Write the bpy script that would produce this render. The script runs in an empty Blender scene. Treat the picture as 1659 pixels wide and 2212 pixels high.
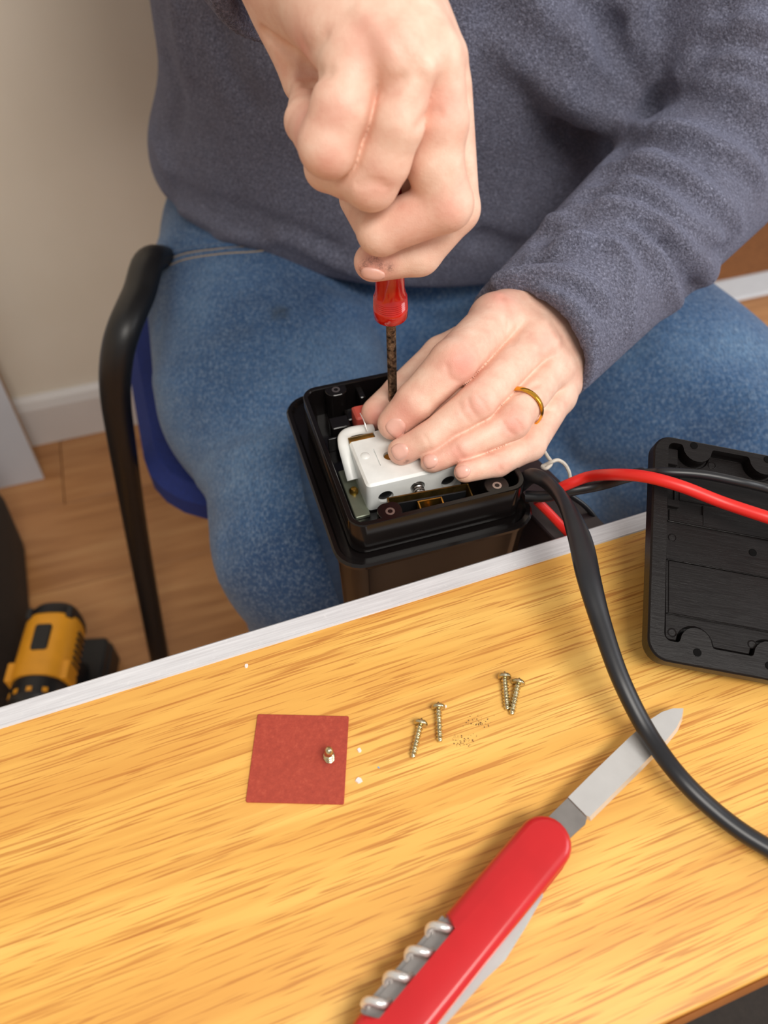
import bpy, bmesh, math, random
import numpy as np
from mathutils import Vector, Matrix
from math import sin, cos, pi, radians, atan2, sqrt, tan

random.seed(7); np.random.seed(7)
scene = bpy.context.scene
col = scene.collection

# ------------------------------------------------------------------ camera
W, H, FPX = 1659, 2212, 1661.0
PITCH = radians(50)
CAM = Vector((0, 0, 1.063))
cam = bpy.data.cameras.new('camera'); camo = bpy.data.objects.new('camera', cam); col.objects.link(camo)
cam.sensor_fit = 'HORIZONTAL'; cam.sensor_width = 36.0; cam.lens = FPX * 36.0 / W
camo.location = CAM; camo.rotation_euler = (radians(90) - PITCH, 0, 0)
cam.clip_start = 0.02; cam.clip_end = 30
cam.dof.use_dof = True; cam.dof.focus_distance = 0.40; cam.dof.aperture_fstop = 9.5
scene.camera = camo

# ------------------------------------------------------------------ light
scene.view_settings.view_transform = 'Standard'; scene.view_settings.look = 'None'
scene.view_settings.gamma = 1.0; scene.view_settings.exposure = 0.0
world = bpy.data.worlds.new('world'); scene.world = world; world.use_nodes = True
bg = world.node_tree.nodes['Background']; bg.inputs[0].default_value = (1.0, 0.97, 0.93, 1); bg.inputs[1].default_value = 0.50

def area(name, loc, target, sx, sy, power, color):
    l = bpy.data.lights.new(name, 'AREA'); l.shape = 'RECTANGLE'; l.size = sx; l.size_y = sy
    l.energy = power; l.color = color
    o = bpy.data.objects.new(name, l); col.objects.link(o); o.location = loc
    o.rotation_euler = (Vector(target) - Vector(loc)).to_track_quat('-Z', 'Y').to_euler()
    return o
area('ceiling_panel_light', (0.65, -0.75, 2.45), (0.1, 0.4, 0.75), 1.2, 0.6, 36, (1.0, 0.95, 0.88))
area('window_daylight', (2.4, 0.2, 1.7), (0.1, 0.4, 0.75), 1.2, 1.2, 22, (0.95, 0.97, 1.0))

# ------------------------------------------------------------------ helpers
def ray(px, py):
    u = (px - W / 2) / FPX; v = (py - H / 2) / FPX
    return Vector((u, cos(PITCH) - v * sin(PITCH), -(sin(PITCH) + v * cos(PITCH))))
def P(px, py, d): return CAM + ray(px, py) * d
def PZ(px, py, z):
    r = ray(px, py); return CAM + r * ((z - CAM.z) / r.z)
def lin(c):
    return tuple(((x / 255) / 12.92 if x / 255 <= 0.04045 else ((x / 255 + 0.055) / 1.055) ** 2.4) for x in c) + (1,)

def thing(name, label, cat, loc=(0, 0, 0), rz=0, group=None):
    o = bpy.data.objects.new(name, None); col.objects.link(o)
    o.location = loc; o.rotation_euler = (0, 0, rz); o.empty_display_size = 0.02
    o['label'] = label; o['category'] = cat
    if group: o['group'] = group
    return o
def tag(o, label, cat, group=None):
    o['label'] = label; o['category'] = cat
    if group: o['group'] = group
    return o

def finish(me, smooth=True, angle=40):
    if not smooth: return
    bm = bmesh.new(); bm.from_mesh(me)
    for f in bm.faces: f.smooth = True
    a = radians(angle)
    for e in bm.edges:
        if len(e.link_faces) == 2 and e.calc_face_angle(0) > a: e.smooth = False
    bm.to_mesh(me); bm.free()

def mk(name, verts, faces, mat, parent=None, world=False, smooth=True, angle=40, mods=None):
    me = bpy.data.meshes.new(name)
    off = Vector((0, 0, 0))
    me.from_pydata([tuple(v) for v in verts], [], [tuple(f) for f in faces]); me.validate(); me.update()
    bm = bmesh.new(); bm.from_mesh(me); bmesh.ops.recalc_face_normals(bm, faces=bm.faces); bm.to_mesh(me); bm.free()
    finish(me, smooth, angle)
    me.materials.append(mat)
    o = bpy.data.objects.new(name, me); col.objects.link(o)
    if parent:
        o.parent = parent
        if world: o.location = -Vector(wloc(parent))
    if mods:
        b = o.modifiers.new('bevel', 'BEVEL'); b.width = mods; b.segments = 2; b.limit_method = 'ANGLE'
    return o
def wloc(o):
    p = Vector(o.location)
    while o.parent: o = o.parent; p = p + Vector(o.location)
    return p

def loft(loops, cap0=True, cap1=True, closed=True):
    n = len(loops[0]); V = []; F = []
    for L in loops: V += [tuple(p) for p in L]
    for i in range(len(loops) - 1):
        for j in range(n if closed else n - 1):
            k = (j + 1) % n
            F.append((i * n + j, i * n + k, (i + 1) * n + k, (i + 1) * n + j))
    if cap0: F.append(tuple(range(n - 1, -1, -1)))
    if cap1: F.append(tuple((len(loops) - 1) * n + j for j in range(n)))
    return V, F
def join(*parts):
    V = []; F = []
    for v, f in parts:
        o = len(V); V += list(v); F += [tuple(i + o for i in q) for q in f]
    return V, F
def xf(vf, M):
    return [M @ Vector(v) for v in vf[0]], vf[1]
def box(x0, x1, y0, y1, z0, z1):
    V = [(x, y, z) for z in (z0, z1) for x, y in ((x0, y0), (x1, y0), (x1, y1), (x0, y1))]
    return V, [(3, 2, 1, 0), (4, 5, 6, 7), (0, 1, 5, 4), (1, 2, 6, 5), (2, 3, 7, 6), (3, 0, 4, 7)]
def rrect(x0, x1, y0, y1, r, z, n=6):
    pts = []
    for cx, cy, a in ((x1 - r, y0 + r, -90), (x1 - r, y1 - r, 0), (x0 + r, y1 - r, 90), (x0 + r, y0 + r, 180)):
        for i in range(n + 1):
            t = radians(a + 90 * i / n); pts.append((cx + r * cos(t), cy + r * sin(t), z))
    return pts
def rprism(x0, x1, y0, y1, r, z0, z1, e=0.001, n=6):
    ri = max(r - e, 0.0002)
    return loft([rrect(x0 + e, x1 - e, y0 + e, y1 - e, ri, z0, n), rrect(x0, x1, y0, y1, r, z0 + e, n),
                 rrect(x0, x1, y0, y1, r, z1 - e, n), rrect(x0 + e, x1 - e, y0 + e, y1 - e, ri, z1, n)])
def lathe(prof, n=24, M=None, cap=True):
    L = [[(r * cos(2 * pi * j / n), r * sin(2 * pi * j / n), z) for j in range(n)] for r, z in prof]
    vf = loft(L, cap, cap)
    return xf(vf, M) if M is not None else vf
def catmull(pts, sub=8):
    pts = [Vector(p) for p in pts]; out = []
    q = [pts[0] * 2 - pts[1]] + pts + [pts[-1] * 2 - pts[-2]]
    for i in range(1, len(q) - 2):
        for s in range(sub):
            t = s / sub
            a, b, c, d = q[i - 1], q[i], q[i + 1], q[i + 2]
            out.append(0.5 * ((2 * b) + (c - a) * t + (2 * a - 5 * b + 4 * c - d) * t * t + (3 * b - a - 3 * c + d) * t ** 3))
    out.append(pts[-1]); return out
def tube(path, ra, rb=None, n=12, up=Vector((0, 0, 1)), twist=None, closed=False):
    rb = rb or ra; L = []; m = len(path); side = None
    for i, p in enumerate(path):
        t = (path[min(i + 1, m - 1)] - path[max(i - 1, 0)])
        if closed: t = path[(i + 1) % m] - path[(i - 1) % m]
        t.normalize()
        if side is None:
            side = t.cross(up)
            if side.length < 1e-3: side = t.cross(Vector((1, 0, 0)))
        else:
            side = side - t * side.dot(t)
        side.normalize(); nrm = side.cross(t)
        a0 = twist(i / (m - 1)) if twist else 0
        s2 = side * cos(a0) + nrm * sin(a0); n2 = nrm * cos(a0) - side * sin(a0)
        A = ra(i / (m - 1)) if callable(ra) else ra; B = rb(i / (m - 1)) if callable(rb) else rb
        L.append([p + s2 * (A * cos(2 * pi * j / n)) + n2 * (B * sin(2 * pi * j / n)) for j in range(n)])
    if closed: L.append(L[0]); return loft(L, False, False)
    return loft(L)
def frame(o, z, x=None):
    z = Vector(z).normalized()
    x = Vector(x) if x is not None else Vector((1, 0, 0))
    if abs(x.normalized().dot(z)) > 0.99: x = Vector((0, 1, 0))
    x = (x - z * x.dot(z)).normalized(); y = z.cross(x)
    M = Matrix((x, y, z)).transposed().to_4x4(); M.translation = Vector(o); return M

# ------------------------------------------------------------------ materials
def new_mat(name):
    m = bpy.data.materials.new(name); m.use_nodes = True
    nt = m.node_tree; return m, nt, nt.nodes['Principled BSDF']
def node(nt, typ, **kw):
    n = nt.nodes.new(typ)
    for k, v in kw.items():
        if k in n.inputs: n.inputs[k].default_value = v
        else: setattr(n, k, v)
    return n
def coords(nt, scale=(1, 1, 1), rot=(0, 0, 0)):
    tc = node(nt, 'ShaderNodeTexCoord'); mp = node(nt, 'ShaderNodeMapping')
    mp.inputs['Scale'].default_value = scale; mp.inputs['Rotation'].default_value = rot
    nt.links.new(tc.outputs['Object'], mp.inputs[0]); return mp.outputs[0]
def noise(nt, vec, scale, detail=3, rough=0.5, dist=0.0):
    n = node(nt, 'ShaderNodeTexNoise', Scale=scale, Detail=detail, Roughness=rough, Distortion=dist)
    nt.links.new(vec, n.inputs['Vector']); return n.outputs['Fac']
def ramp(nt, fac, stops):
    r = node(nt, 'ShaderNodeValToRGB'); e = r.color_ramp.elements
    while len(e) < len(stops): e.new(0.5)
    for el, (p, c) in zip(e, stops): el.position = p; el.color = c
    nt.links.new(fac, r.inputs[0]); return r.outputs[0]
def mix(nt, fac, a, b, mode='MIX'):
    m = node(nt, 'ShaderNodeMix', data_type='RGBA', blend_type=mode)
    for sock, v in ((m.inputs[0], fac), (m.inputs[6], a), (m.inputs[7], b)):
        if isinstance(v, (int, float, tuple)): sock.default_value = v
        else: nt.links.new(v, sock)
    return m.outputs[2]
def bump(nt, bsdf, h, strength, dist=0.001, prev=None):
    b = node(nt, 'ShaderNodeBump', Strength=strength, Distance=dist)
    nt.links.new(h, b.inputs['Height'])
    if prev: nt.links.new(prev, b.inputs['Normal'])
    nt.links.new(b.outputs[0], bsdf.inputs['Normal']); return b.outputs[0]

def plain(name, c, rough=0.5, metal=0.0, var=0.12, scale=60, bmp=0.0, bscale=300, coat=0.0, spec=0.5):
    m, nt, b = new_mat(name); v = coords(nt)
    c = lin(c); n = noise(nt, v, scale, 3)
    d = tuple(x * (1 - var) for x in c[:3]) + (1,); l = tuple(min(1, x * (1 + var)) for x in c[:3]) + (1,)
    nt.links.new(ramp(nt, n, [(0.3, d), (0.7, l)]), b.inputs['Base Color'])
    b.inputs['Roughness'].default_value = rough; b.inputs['Metallic'].default_value = metal
    b.inputs['Coat Weight'].default_value = coat; b.inputs['Specular IOR Level'].default_value = spec
    b.inputs['Coat Roughness'].default_value = 0.08
    if bmp: bump(nt, b, noise(nt, v, bscale, 4), bmp, 0.0005)
    return m

def mat_wood():
    m, nt, b = new_mat('oak_laminate')
    big = noise(nt, coords(nt, (3, 38, 1)), 1.0, 3, 0.5, 0.4)
    base = ramp(nt, big, [(0.3, lin((221, 161, 78))), (0.5, lin((232, 177, 89))), (0.72, lin((243, 195, 106)))])
    mid = noise(nt, coords(nt, (9, 230, 1)), 1.0, 2, 0.5, 0.15)
    f1 = ramp(nt, mid, [(0.48, (0, 0, 0, 1)), (0.68, (0.45, 0.45, 0.45, 1))])
    c1 = mix(nt, f1, base, lin((206, 142, 66)))
    d = noise(nt, coords(nt, (20, 760, 1)), 1.0, 1.0, 0.4, 0.1)
    d2 = noise(nt, coords(nt, (36, 1200, 1)), 1.0, 1.0, 0.4, 0.1)
    f2 = ramp(nt, d, [(0.575, (0, 0, 0, 1)), (0.67, (0.65, 0.65, 0.65, 1))])
    c2 = mix(nt, f2, c1, lin((184, 114, 50)))
    f3 = ramp(nt, d2, [(0.61, (0, 0, 0, 1)), (0.68, (0.6, 0.6, 0.6, 1))])
    c2 = mix(nt, f3, c2, lin((176, 106, 46)))
    nt.links.new(c2, b.inputs['Base Color'])
    b.inputs['Roughness'].default_value = 0.42; b.inputs['Specular IOR Level'].default_value = 0.35
    bump(nt, b, d, 0.06, 0.0003)
    return m
def mat_alu():
    m, nt, b = new_mat('brushed_aluminium')
    n = noise(nt, coords(nt, (30, 900, 200)), 1.0, 4)
    s = noise(nt, coords(nt, (300, 300, 300)), 1.0, 5, 0.7)
    c = ramp(nt, n, [(0.3, lin((210, 210, 215))), (0.7, lin((232, 233, 238)))])
    nt.links.new(mix(nt, ramp(nt, s, [(0.58, (0, 0, 0, 1)), (0.75, (0.5, 0.5, 0.5, 1))]), c, lin((245, 245, 248))), b.inputs['Base Color'])
    b.inputs['Metallic'].default_value = 0.2; b.inputs['Roughness'].default_value = 0.36
    bump(nt, b, s, 0.15, 0.0003); return m
def mat_skin():
    m, nt, b = new_mat('skin'); v = coords(nt)
    n1 = noise(nt, v, 90, 4, 0.6)
    base = ramp(nt, n1, [(0.3, lin((226, 177, 157))), (0.5, lin((233, 191, 170))), (0.72, lin((239, 204, 184)))])
    at = node(nt, 'ShaderNodeAttribute', attribute_name='red')
    c = mix(nt, at.outputs['Fac'], base, lin((219, 132, 118)))
    sp = noise(nt, v, 520, 2, 0.5)
    c = mix(nt, ramp(nt, sp, [(0.66, (0, 0, 0, 1)), (0.8, (0.12, 0.12, 0.12, 1))]), c, lin((200, 130, 105)))
    dt = node(nt, 'ShaderNodeAttribute', attribute_name='dirt')
    dn = noise(nt, v, 1400, 3, 0.7)
    dm = node(nt, 'ShaderNodeMath', operation='MULTIPLY'); nt.links.new(dt.outputs['Fac'], dm.inputs[0])
    nt.links.new(ramp(nt, dn, [(0.4, (0.2, 0.2, 0.2, 1)), (0.6, (1, 1, 1, 1))]), dm.inputs[1])
    c = mix(nt, dm.outputs[0], c, lin((70, 45, 45)))
    nt.links.new(c, b.inputs['Base Color'])
    b.inputs['Roughness'].default_value = 0.48; b.inputs['Specular IOR Level'].default_value = 0.4
    b.inputs['Subsurface Weight'].default_value = 0.0; b.inputs['Subsurface Radius'].default_value = (1, 0.35, 0.2)
    b.inputs['Subsurface Scale'].default_value = 0.0022
    vor = node(nt, 'ShaderNodeTexVoronoi', Scale=900.0, feature='DISTANCE_TO_EDGE'); nt.links.new(v, vor.inputs['Vector'])
    p = bump(nt, b, vor.outputs['Distance'], 0.2, 0.0005)
    bump(nt, b, noise(nt, v, 260, 5, 0.65), 0.26, 0.0009, p)
    return m
def mat_fleece():
    m, nt, b = new_mat('grey_fleece'); v = coords(nt)
    n = noise(nt, v, 620, 3, 0.7); n2 = noise(nt, v, 45, 3)
    c = ramp(nt, n, [(0.3, lin((72, 73, 87))), (0.5, lin((104, 106, 123))), (0.7, lin((148, 151, 172)))])
    c = mix(nt, ramp(nt, n2, [(0.35, (0, 0, 0, 1)), (0.7, (0.3, 0.3, 0.3, 1))]), c, lin((92, 88, 98)))
    nt.links.new(c, b.inputs['Base Color'])
    b.inputs['Roughness'].default_value = 0.95; b.inputs['Specular IOR Level'].default_value = 0.1
    b.inputs['Sheen Weight'].default_value = 0.5; b.inputs['Sheen Roughness'].default_value = 0.5
    b.inputs['Sheen Tint'].default_value = lin((170, 175, 205))
    vor = noise(nt, v, 430, 2, 0.6, 1.5)
    p = bump(nt, b, vor, 0.9, 0.003); bump(nt, b, n, 0.5, 0.0012, p); return m
def mat_denim():
    m, nt, b = new_mat('washed_denim'); v = coords(nt)
    big = noise(nt, v, 8, 3, 0.55); mid = noise(nt, v, 330, 4, 0.7)
    c = ramp(nt, big, [(0.3, lin((50, 78, 116))), (0.52, lin((70, 103, 144))), (0.75, lin((104, 137, 172)))])
    c = mix(nt, ramp(nt, mid, [(0.45, (0, 0, 0, 1)), (0.72, (0.45, 0.45, 0.45, 1))]), c, lin((164, 182, 200)))
    weave = noise(nt, coords(nt, (1100, 160, 500), (0.3, 0.2, 0.45)), 1.0, 3, 0.6)
    c = mix(nt, ramp(nt, weave, [(0.36, (0.6, 0.6, 0.6, 1)), (0.6, (0, 0, 0, 1))]), c, lin((40, 64, 100)))
    sa = node(nt, 'ShaderNodeAttribute', attribute_name='stain'); sm = node(nt, 'ShaderNodeMath', operation='MULTIPLY'); sm.inputs[1].default_value = 0.6
    nt.links.new(sa.outputs['Fac'], sm.inputs[0]); c = mix(nt, sm.outputs[0], c, lin((52, 56, 56)))
    nt.links.new(c, b.inputs['Base Color'])
    b.inputs['Roughness'].default_value = 0.9; b.inputs['Specular IOR Level'].default_value = 0.15
    b.inputs['Sheen Weight'].default_value = 0.15
    p = bump(nt, b, weave, 0.35, 0.0006); bump(nt, b, mid, 0.25, 0.001, p); return m
def mat_wall():
    m, nt, b = new_mat('cream_paint'); v = coords(nt)
    nt.links.new(ramp(nt, noise(nt, v, 5, 3), [(0.3, lin((236, 225, 207))), (0.7, lin((242, 232, 216)))]), b.inputs['Base Color'])
    b.inputs['Roughness'].default_value = 0.7; bump(nt, b, noise(nt, v, 160, 4), 0.12, 0.001); return m
def mat_floor():
    m, nt, b = new_mat('laminate_floor'); v = coords(nt, (3, 40, 1))
    oi = node(nt, 'ShaderNodeObjectInfo')
    add = node(nt, 'ShaderNodeVectorMath', operation='ADD'); nt.links.new(v, add.inputs[0]); nt.links.new(oi.outputs['Location'], add.inputs[1])
    n = noise(nt, add.outputs[0], 1.0, 4, 0.6, 0.6)
    c = ramp(nt, n, [(0.3, lin((166, 112, 66))), (0.5, lin((194, 138, 87))), (0.72, lin((212, 160, 106)))])
    c = mix(nt, ramp(nt, oi.outputs['Random'], [(0, (0, 0, 0, 1)), (1, (0.4, 0.4, 0.4, 1))]), c, lin((160, 108, 66)))
    nt.links.new(c, b.inputs['Base Color']); b.inputs['Roughness'].default_value = 0.4; return m
def mat_plastic(name, c, rough, scratch=0.0):
    m, nt, b = new_mat(name); v = coords(nt)
    n = noise(nt, v, 40, 3); c = lin(c)
    nt.links.new(ramp(nt, n, [(0.3, tuple(x * 0.8 for x in c[:3]) + (1,)), (0.7, c)]), b.inputs['Base Color'])
    s = noise(nt, coords(nt, (60, 900, 300), (0, 0, 0.5)), 1.0, 4, 0.7, 2.0)
    r = node(nt, 'ShaderNodeMapRange'); nt.links.new(s, r.inputs[0])
    r.inputs[3].default_value = rough * 0.7; r.inputs[4].default_value = rough * 1.5
    nt.links.new(r.outputs[0], b.inputs['Roughness'])
    b.inputs['Specular IOR Level'].default_value = 0.22 if scratch else 0.36
    if scratch: bump(nt, b, s, scratch, 0.0004)
    return m
def mat_rust():
    m, nt, b = new_mat('tarnished_steel'); v = coords(nt)
    n = noise(nt, v, 320, 5, 0.7); n2 = noise(nt, v, 90, 3)
    c = ramp(nt, n, [(0.38, lin((40, 32, 26))), (0.5, lin((112, 92, 74))), (0.7, lin((172, 150, 124)))])
    nt.links.new(c, b.inputs['Base Color']); b.inputs['Metallic'].default_value = 0.8
    nt.links.new(ramp(nt, n2, [(0.3, (0.3,) * 3 + (1,)), (0.7, (0.6,) * 3 + (1,))]), b.inputs['Roughness'])
    bump(nt, b, n, 0.3, 0.0005); return m
def mat_card():
    m, nt, b = new_mat('red_fibre'); v = coords(nt)
    n = noise(nt, v, 500, 4, 0.7); n2 = noise(nt, v, 110, 3)
    c = ramp(nt, n, [(0.3, lin((158, 58, 42))), (0.55, lin((172, 66, 48))), (0.8, lin((188, 84, 62)))])
    c = mix(nt, ramp(nt, n2, [(0.66, (0, 0, 0, 1)), (0.74, (0.5, 0.5, 0.5, 1))]), c, lin((140, 46, 38)))
    nt.links.new(c, b.inputs['Base Color']); b.inputs['Roughness'].default_value = 0.75
    bump(nt, b, n, 0.25, 0.0004); return m
def mat_clearred():
    m, nt, b = new_mat('translucent_red_plastic')
    nt.links.new(ramp(nt, noise(nt, coords(nt), 120, 3), [(0.3, lin((172, 18, 9))), (0.7, lin((198, 28, 15)))]), b.inputs['Base Color'])
    b.inputs['Roughness'].default_value = 0.15; b.inputs['Subsurface Weight'].default_value = 0.35
    b.inputs['Subsurface Radius'].default_value = (1, 0.15, 0.05); b.inputs['Subsurface Scale'].default_value = 0.006
    b.inputs['Coat Weight'].default_value = 0.4; return m

M = {}
M['wood'] = mat_wood(); M['alu'] = mat_alu(); M['skin'] = mat_skin(); M['fleece'] = mat_fleece(); M['denim'] = mat_denim()
M['wall'] = mat_wall(); M['floor'] = mat_floor(); M['rust'] = mat_rust(); M['card'] = mat_card(); M['drv'] = mat_clearred()
M['bake'] = mat_plastic('black_bakelite', (20, 17, 17), 0.13)
M['cover'] = mat_plastic('scuffed_black_plastic', (22, 18, 18), 0.3, 0.25)
M['cable'] = plain('black_cable', (26, 26, 30), 0.38, var=0.2)
M['cablebrown'] = plain('brown_black_cable', (46, 36, 34), 0.4, var=0.2)
M['redwire'] = plain('red_wire', (222, 36, 30), 0.4, var=0.05)
M['ceramic'] = plain('white_porcelain', (228, 230, 228), 0.35, var=0.05, scale=120, bmp=0.08, bscale=700)
M['brass'] = plain('brass', (168, 132, 62), 0.3, 0.95, 0.25, 200)
M['darkbrass'] = plain('tarnished_brass', (120, 96, 52), 0.35, 0.9, 0.3, 250)
M['zinc'] = plain('yellow_zinc', (206, 194, 158), 0.24, 1.0, 0.25, 500)
M['zincplate'] = plain('passivated_steel_plate', (150, 158, 140), 0.4, 0.8, 0.15)
M['redblock'] = plain('red_fibre_block', (176, 70, 58), 0.6)
M['gold'] = plain('gold', (236, 180, 70), 0.18, 1.0, 0.06, 300)
M['steel'] = plain('polished_steel', (228, 226, 224), 0.24, 0.6, 0.06, 60, 0.1, 500)
M['dullsteel'] = plain('dull_steel', (176, 170, 166), 0.34, 1.0, 0.1, 100)
M['kred'] = plain('knife_red', (196, 28, 34), 0.3, 0, 0.05, 60, 0.03, 500, coat=0.15)
M['nail'] = plain('nail', (231, 180, 165), 0.25, 0, 0.05, 200)
M['naildirty'] = plain('nail_rim', (208, 160, 146), 0.35, 0, 0.1, 300)
M['blackmetal'] = plain('black_tube', (20, 19, 20), 0.42, 0.0, 0.1)
M['bluefab'] = plain('blue_upholstery', (20, 40, 108), 0.85, 0, 0.15, 300, 0.3, 900)
M['yellow'] = plain('yellow_tool_plastic', (228, 156, 36), 0.45, 0, 0.05)
M['toolblack'] = plain('black_tool_plastic', (22, 22, 24), 0.45, 0, 0.1)
M['bag'] = plain('dark_bag_fabric', (44, 38, 34), 0.85, 0, 0.15, 200, 0.3, 600)
M['white'] = plain('white_gloss_paint', (226, 220, 216), 0.4, 0, 0.03, 10)
M['whiteboard'] = plain('white_board', (206, 206, 212), 0.45, 0, 0.03, 10)
M['chip'] = plain('chipboard_edge', (170, 134, 92), 0.8, 0, 0.2, 200)
M['carpet'] = plain('brown_carpet', (140, 88, 48), 0.95, 0, 0.2, 120, 0.5, 400)
M['string'] = plain('white_string', (206, 198, 186), 0.9, 0, 0.1, 400, 0.4, 1500)
M['plum'] = plain('dark_brown_plastic', (54, 44, 46), 0.35, 0, 0.1)
M['edgebrown'] = plain('brown_edge_banding', (150, 92, 44), 0.5, 0, 0.12, 60)
M['stitch'] = plain('tan_stitching', (170, 150, 120), 0.9, 0, 0.15, 900)
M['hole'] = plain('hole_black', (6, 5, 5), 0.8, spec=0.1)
M['print'] = plain('white_print', (190, 184, 180), 0.6)
M['crumb'] = plain('dark_dust', (112, 82, 54), 0.9)
M['flake'] = plain('white_flake', (240, 226, 222), 0.8)
M['bluespeck'] = plain('blue_speck', (120, 170, 215), 0.8)
M['shoe'] = plain('dark_leather', (40, 34, 30), 0.5)
M['hair'] = plain('brown_hair', (70, 52, 40), 0.6, 0, 0.3, 400, 0.4, 800)

# ------------------------------------------------------------------ setting
RA = radians(20)      # the room, the table and the box share this heading
RW = radians(18)
def struct(o): o['kind'] = 'structure'; return o
WP = Vector((-0.5451, 1.1225, 0))
WM = Matrix.Translation(WP) @ Matrix.Rotation(RW, 4, 'Z')
def placed(name, vf, mat, M4, parent=None, **kw):
    o = mk(name, vf[0], vf[1], mat, parent, **kw); o.matrix_local = M4; return o
DOOR0, DOOR1 = 1.30, 2.15      # doorway along the wall, in wall metres from WP
struct(placed('wall_back', join(box(-2.0, DOOR0, 0, 0.1, 0, 2.5), box(DOOR1, 3.2, 0, 0.1, 0, 2.5), box(DOOR0, DOOR1, 0, 0.1, 2.05, 2.5)), M['wall'], WM, smooth=False))
bp = [(0, 0), (-0.018, 0), (-0.018, 0.085), (-0.012, 0.1), (-0.004, 0.108), (0, 0.108)]
for nm, a, b_ in (('baseboard_back', -2.0, DOOR0), ('baseboard_right', DOOR1, 3.2)):
    struct(placed(nm, loft([[(a, y - 0.0005, z) for y, z in bp], [(b_, y - 0.0005, z) for y, z in bp]]), M['white'], WM, smooth=False))
fl = struct(placed('floor', box(-2.2, 3.2, -3.0, -0.0, -0.05, -0.008), M['edgebrown'], WM, smooth=False))
pl_me = None; PW, PLN = 0.19, 1.25
for r in range(14):
    off = (r * 0.43) % PLN
    for c in range(-1, 5):
        x0 = -2.2 + c * PLN + off - 0.4
        if x0 > 3.2: continue
        if pl_me is None:
            o = mk('plank', *rprism(0.0008, PLN - 0.0008, 0.0006, PW - 0.0006, 0.001, -0.01, 0, 0.0008, 1), M['floor'], fl, smooth=False); pl_me = o.data
        else:
            o = bpy.data.objects.new('plank', pl_me); col.objects.link(o); o.parent = fl
        o.location = (x0, -(r + 1) * PW, 0)
struct(placed('floor_hallway', box(DOOR0, DOOR1, 0.05, 1.6, -0.05, 0.002), M['carpet'], WM, smooth=False))
struct(placed('trim_1', loft([[(DOOR0, y, z) for y, z in ((-0.03, 0.0005), (-0.022, 0.005), (0.045, 0.006), (0.055, 0.001))], [(DOOR1, y, z) for y, z in ((-0.03, 0.0005), (-0.022, 0.005), (0.045, 0.006), (0.055, 0.001))]]), M['alu'], WM, smooth=False))
struct(placed('wall_hallway', box(DOOR0 - 0.3, DOOR1 + 0.6, 1.6, 1.7, 0, 2.5), M['carpet'], WM, smooth=False))
struct(placed('wall_left', box(-2.1, -2.0, -3.0, 0.1, 0, 2.5), M['wall'], WM, smooth=False))

# white board leaning on the wall
a0, a1 = PZ(0, 1055, 0), PZ(95, 1034, 0)
dirb = (a1 - a0).normalized()
top = P(0, 690, 1.30) - a1
nb = dirb.cross(Vector((0, 0, 1))); up = Vector((0, 0, 1)) * 1.2 - nb * 0.16; up.normalize()
up = (up + dirb * 0.0).normalized(); nn = dirb.cross(up).normalized()
lb = thing('leaning_board', 'white faced board leaning against the cream wall', 'board', a1)
q = [Vector((0, 0, 0)), -dirb * 0.8]
def slab(p0, p1, u, n, h, t):
    V = [p0, p1, p1 + u * h, p0 + u * h]; V += [v - n * t for v in V]
    return V, [(0, 1, 2, 3), (7, 6, 5, 4), (0, 4, 5, 1), (1, 5, 6, 2), (2, 6, 7, 3), (3, 7, 4, 0)]
mk('face_panel', *slab(q[0], q[1], up, nn, 0.62, 0.004), M['whiteboard'], lb, smooth=False)
mk('core', *slab(q[0] - nn * 0.004, q[1] - nn * 0.004, up, nn, 0.62, 0.014), M['chip'], lb, smooth=False)

# ------------------------------------------------------------------ table
TT = 0.72
TP = Vector((-0.0207, 0.2256, 0))
TMX = Matrix.Translation(TP) @ Matrix.Rotation(RA, 4, 'Z')      # local x along the edge, y=0 the outer edge, -y towards the camera
tb = thing('work_table', 'narrow oak laminate table with an aluminium edge strip', 'table', TP, RA)
TD = 0.2205
prof = [(-0.0105, TT), (-TD + 0.006, TT), (-TD + 0.002, TT - 0.0015), (-TD, TT - 0.006), (-TD, TT - 0.018), (-TD + 0.003, TT - 0.024), (-0.0105, TT - 0.024)]
mk('table_top', *loft([[(-0.75, y, z) for y, z in prof], [(0.75, y, z) for y, z in prof]]), M['wood'], tb)
pe = [(-TD + 0.0008, TT - 0.0022), (-TD - 0.0012, TT - 0.0062), (-TD - 0.0012, TT - 0.019), (-TD + 0.001, TT - 0.0235), (-TD + 0.003, TT - 0.0235), (-TD + 0.0045, TT - 0.01)]
mk('edge_banding', *loft([[(-0.75, y, z) for y, z in pe], [(0.75, y, z) for y, z in pe]]), M['edgebrown'], tb)
ps = [(-0.0122, TT), (-0.0118, TT + 0.0008), (-0.0107, TT + 0.0008), (-0.0103, TT + 0.0003), (-0.0012, TT + 0.0004), (0, TT - 0.0008), (0, TT - 0.027), (-0.0105, TT - 0.027), (-0.0105, TT - 0.001)]
mk('edge_strip', *loft([[(-0.75, y, z) for y, z in ps], [(0.75, y, z) for y, z in ps]]), M['alu'], tb, angle=30)
for sx in (-0.62, 0.62):
    mk('leg', *rprism(sx - 0.02, sx + 0.02, -0.13, -0.09, 0.004, 0.02, TT - 0.024), M['blackmetal'], tb)
    mk('foot', *rprism(sx - 0.022, sx + 0.022, -0.26, 0.04, 0.01, 0.0, 0.022), M['blackmetal'], tb)
def TL(px, py, z=TT):
    return TMX.inverted() @ PZ(px, py, z)

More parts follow.
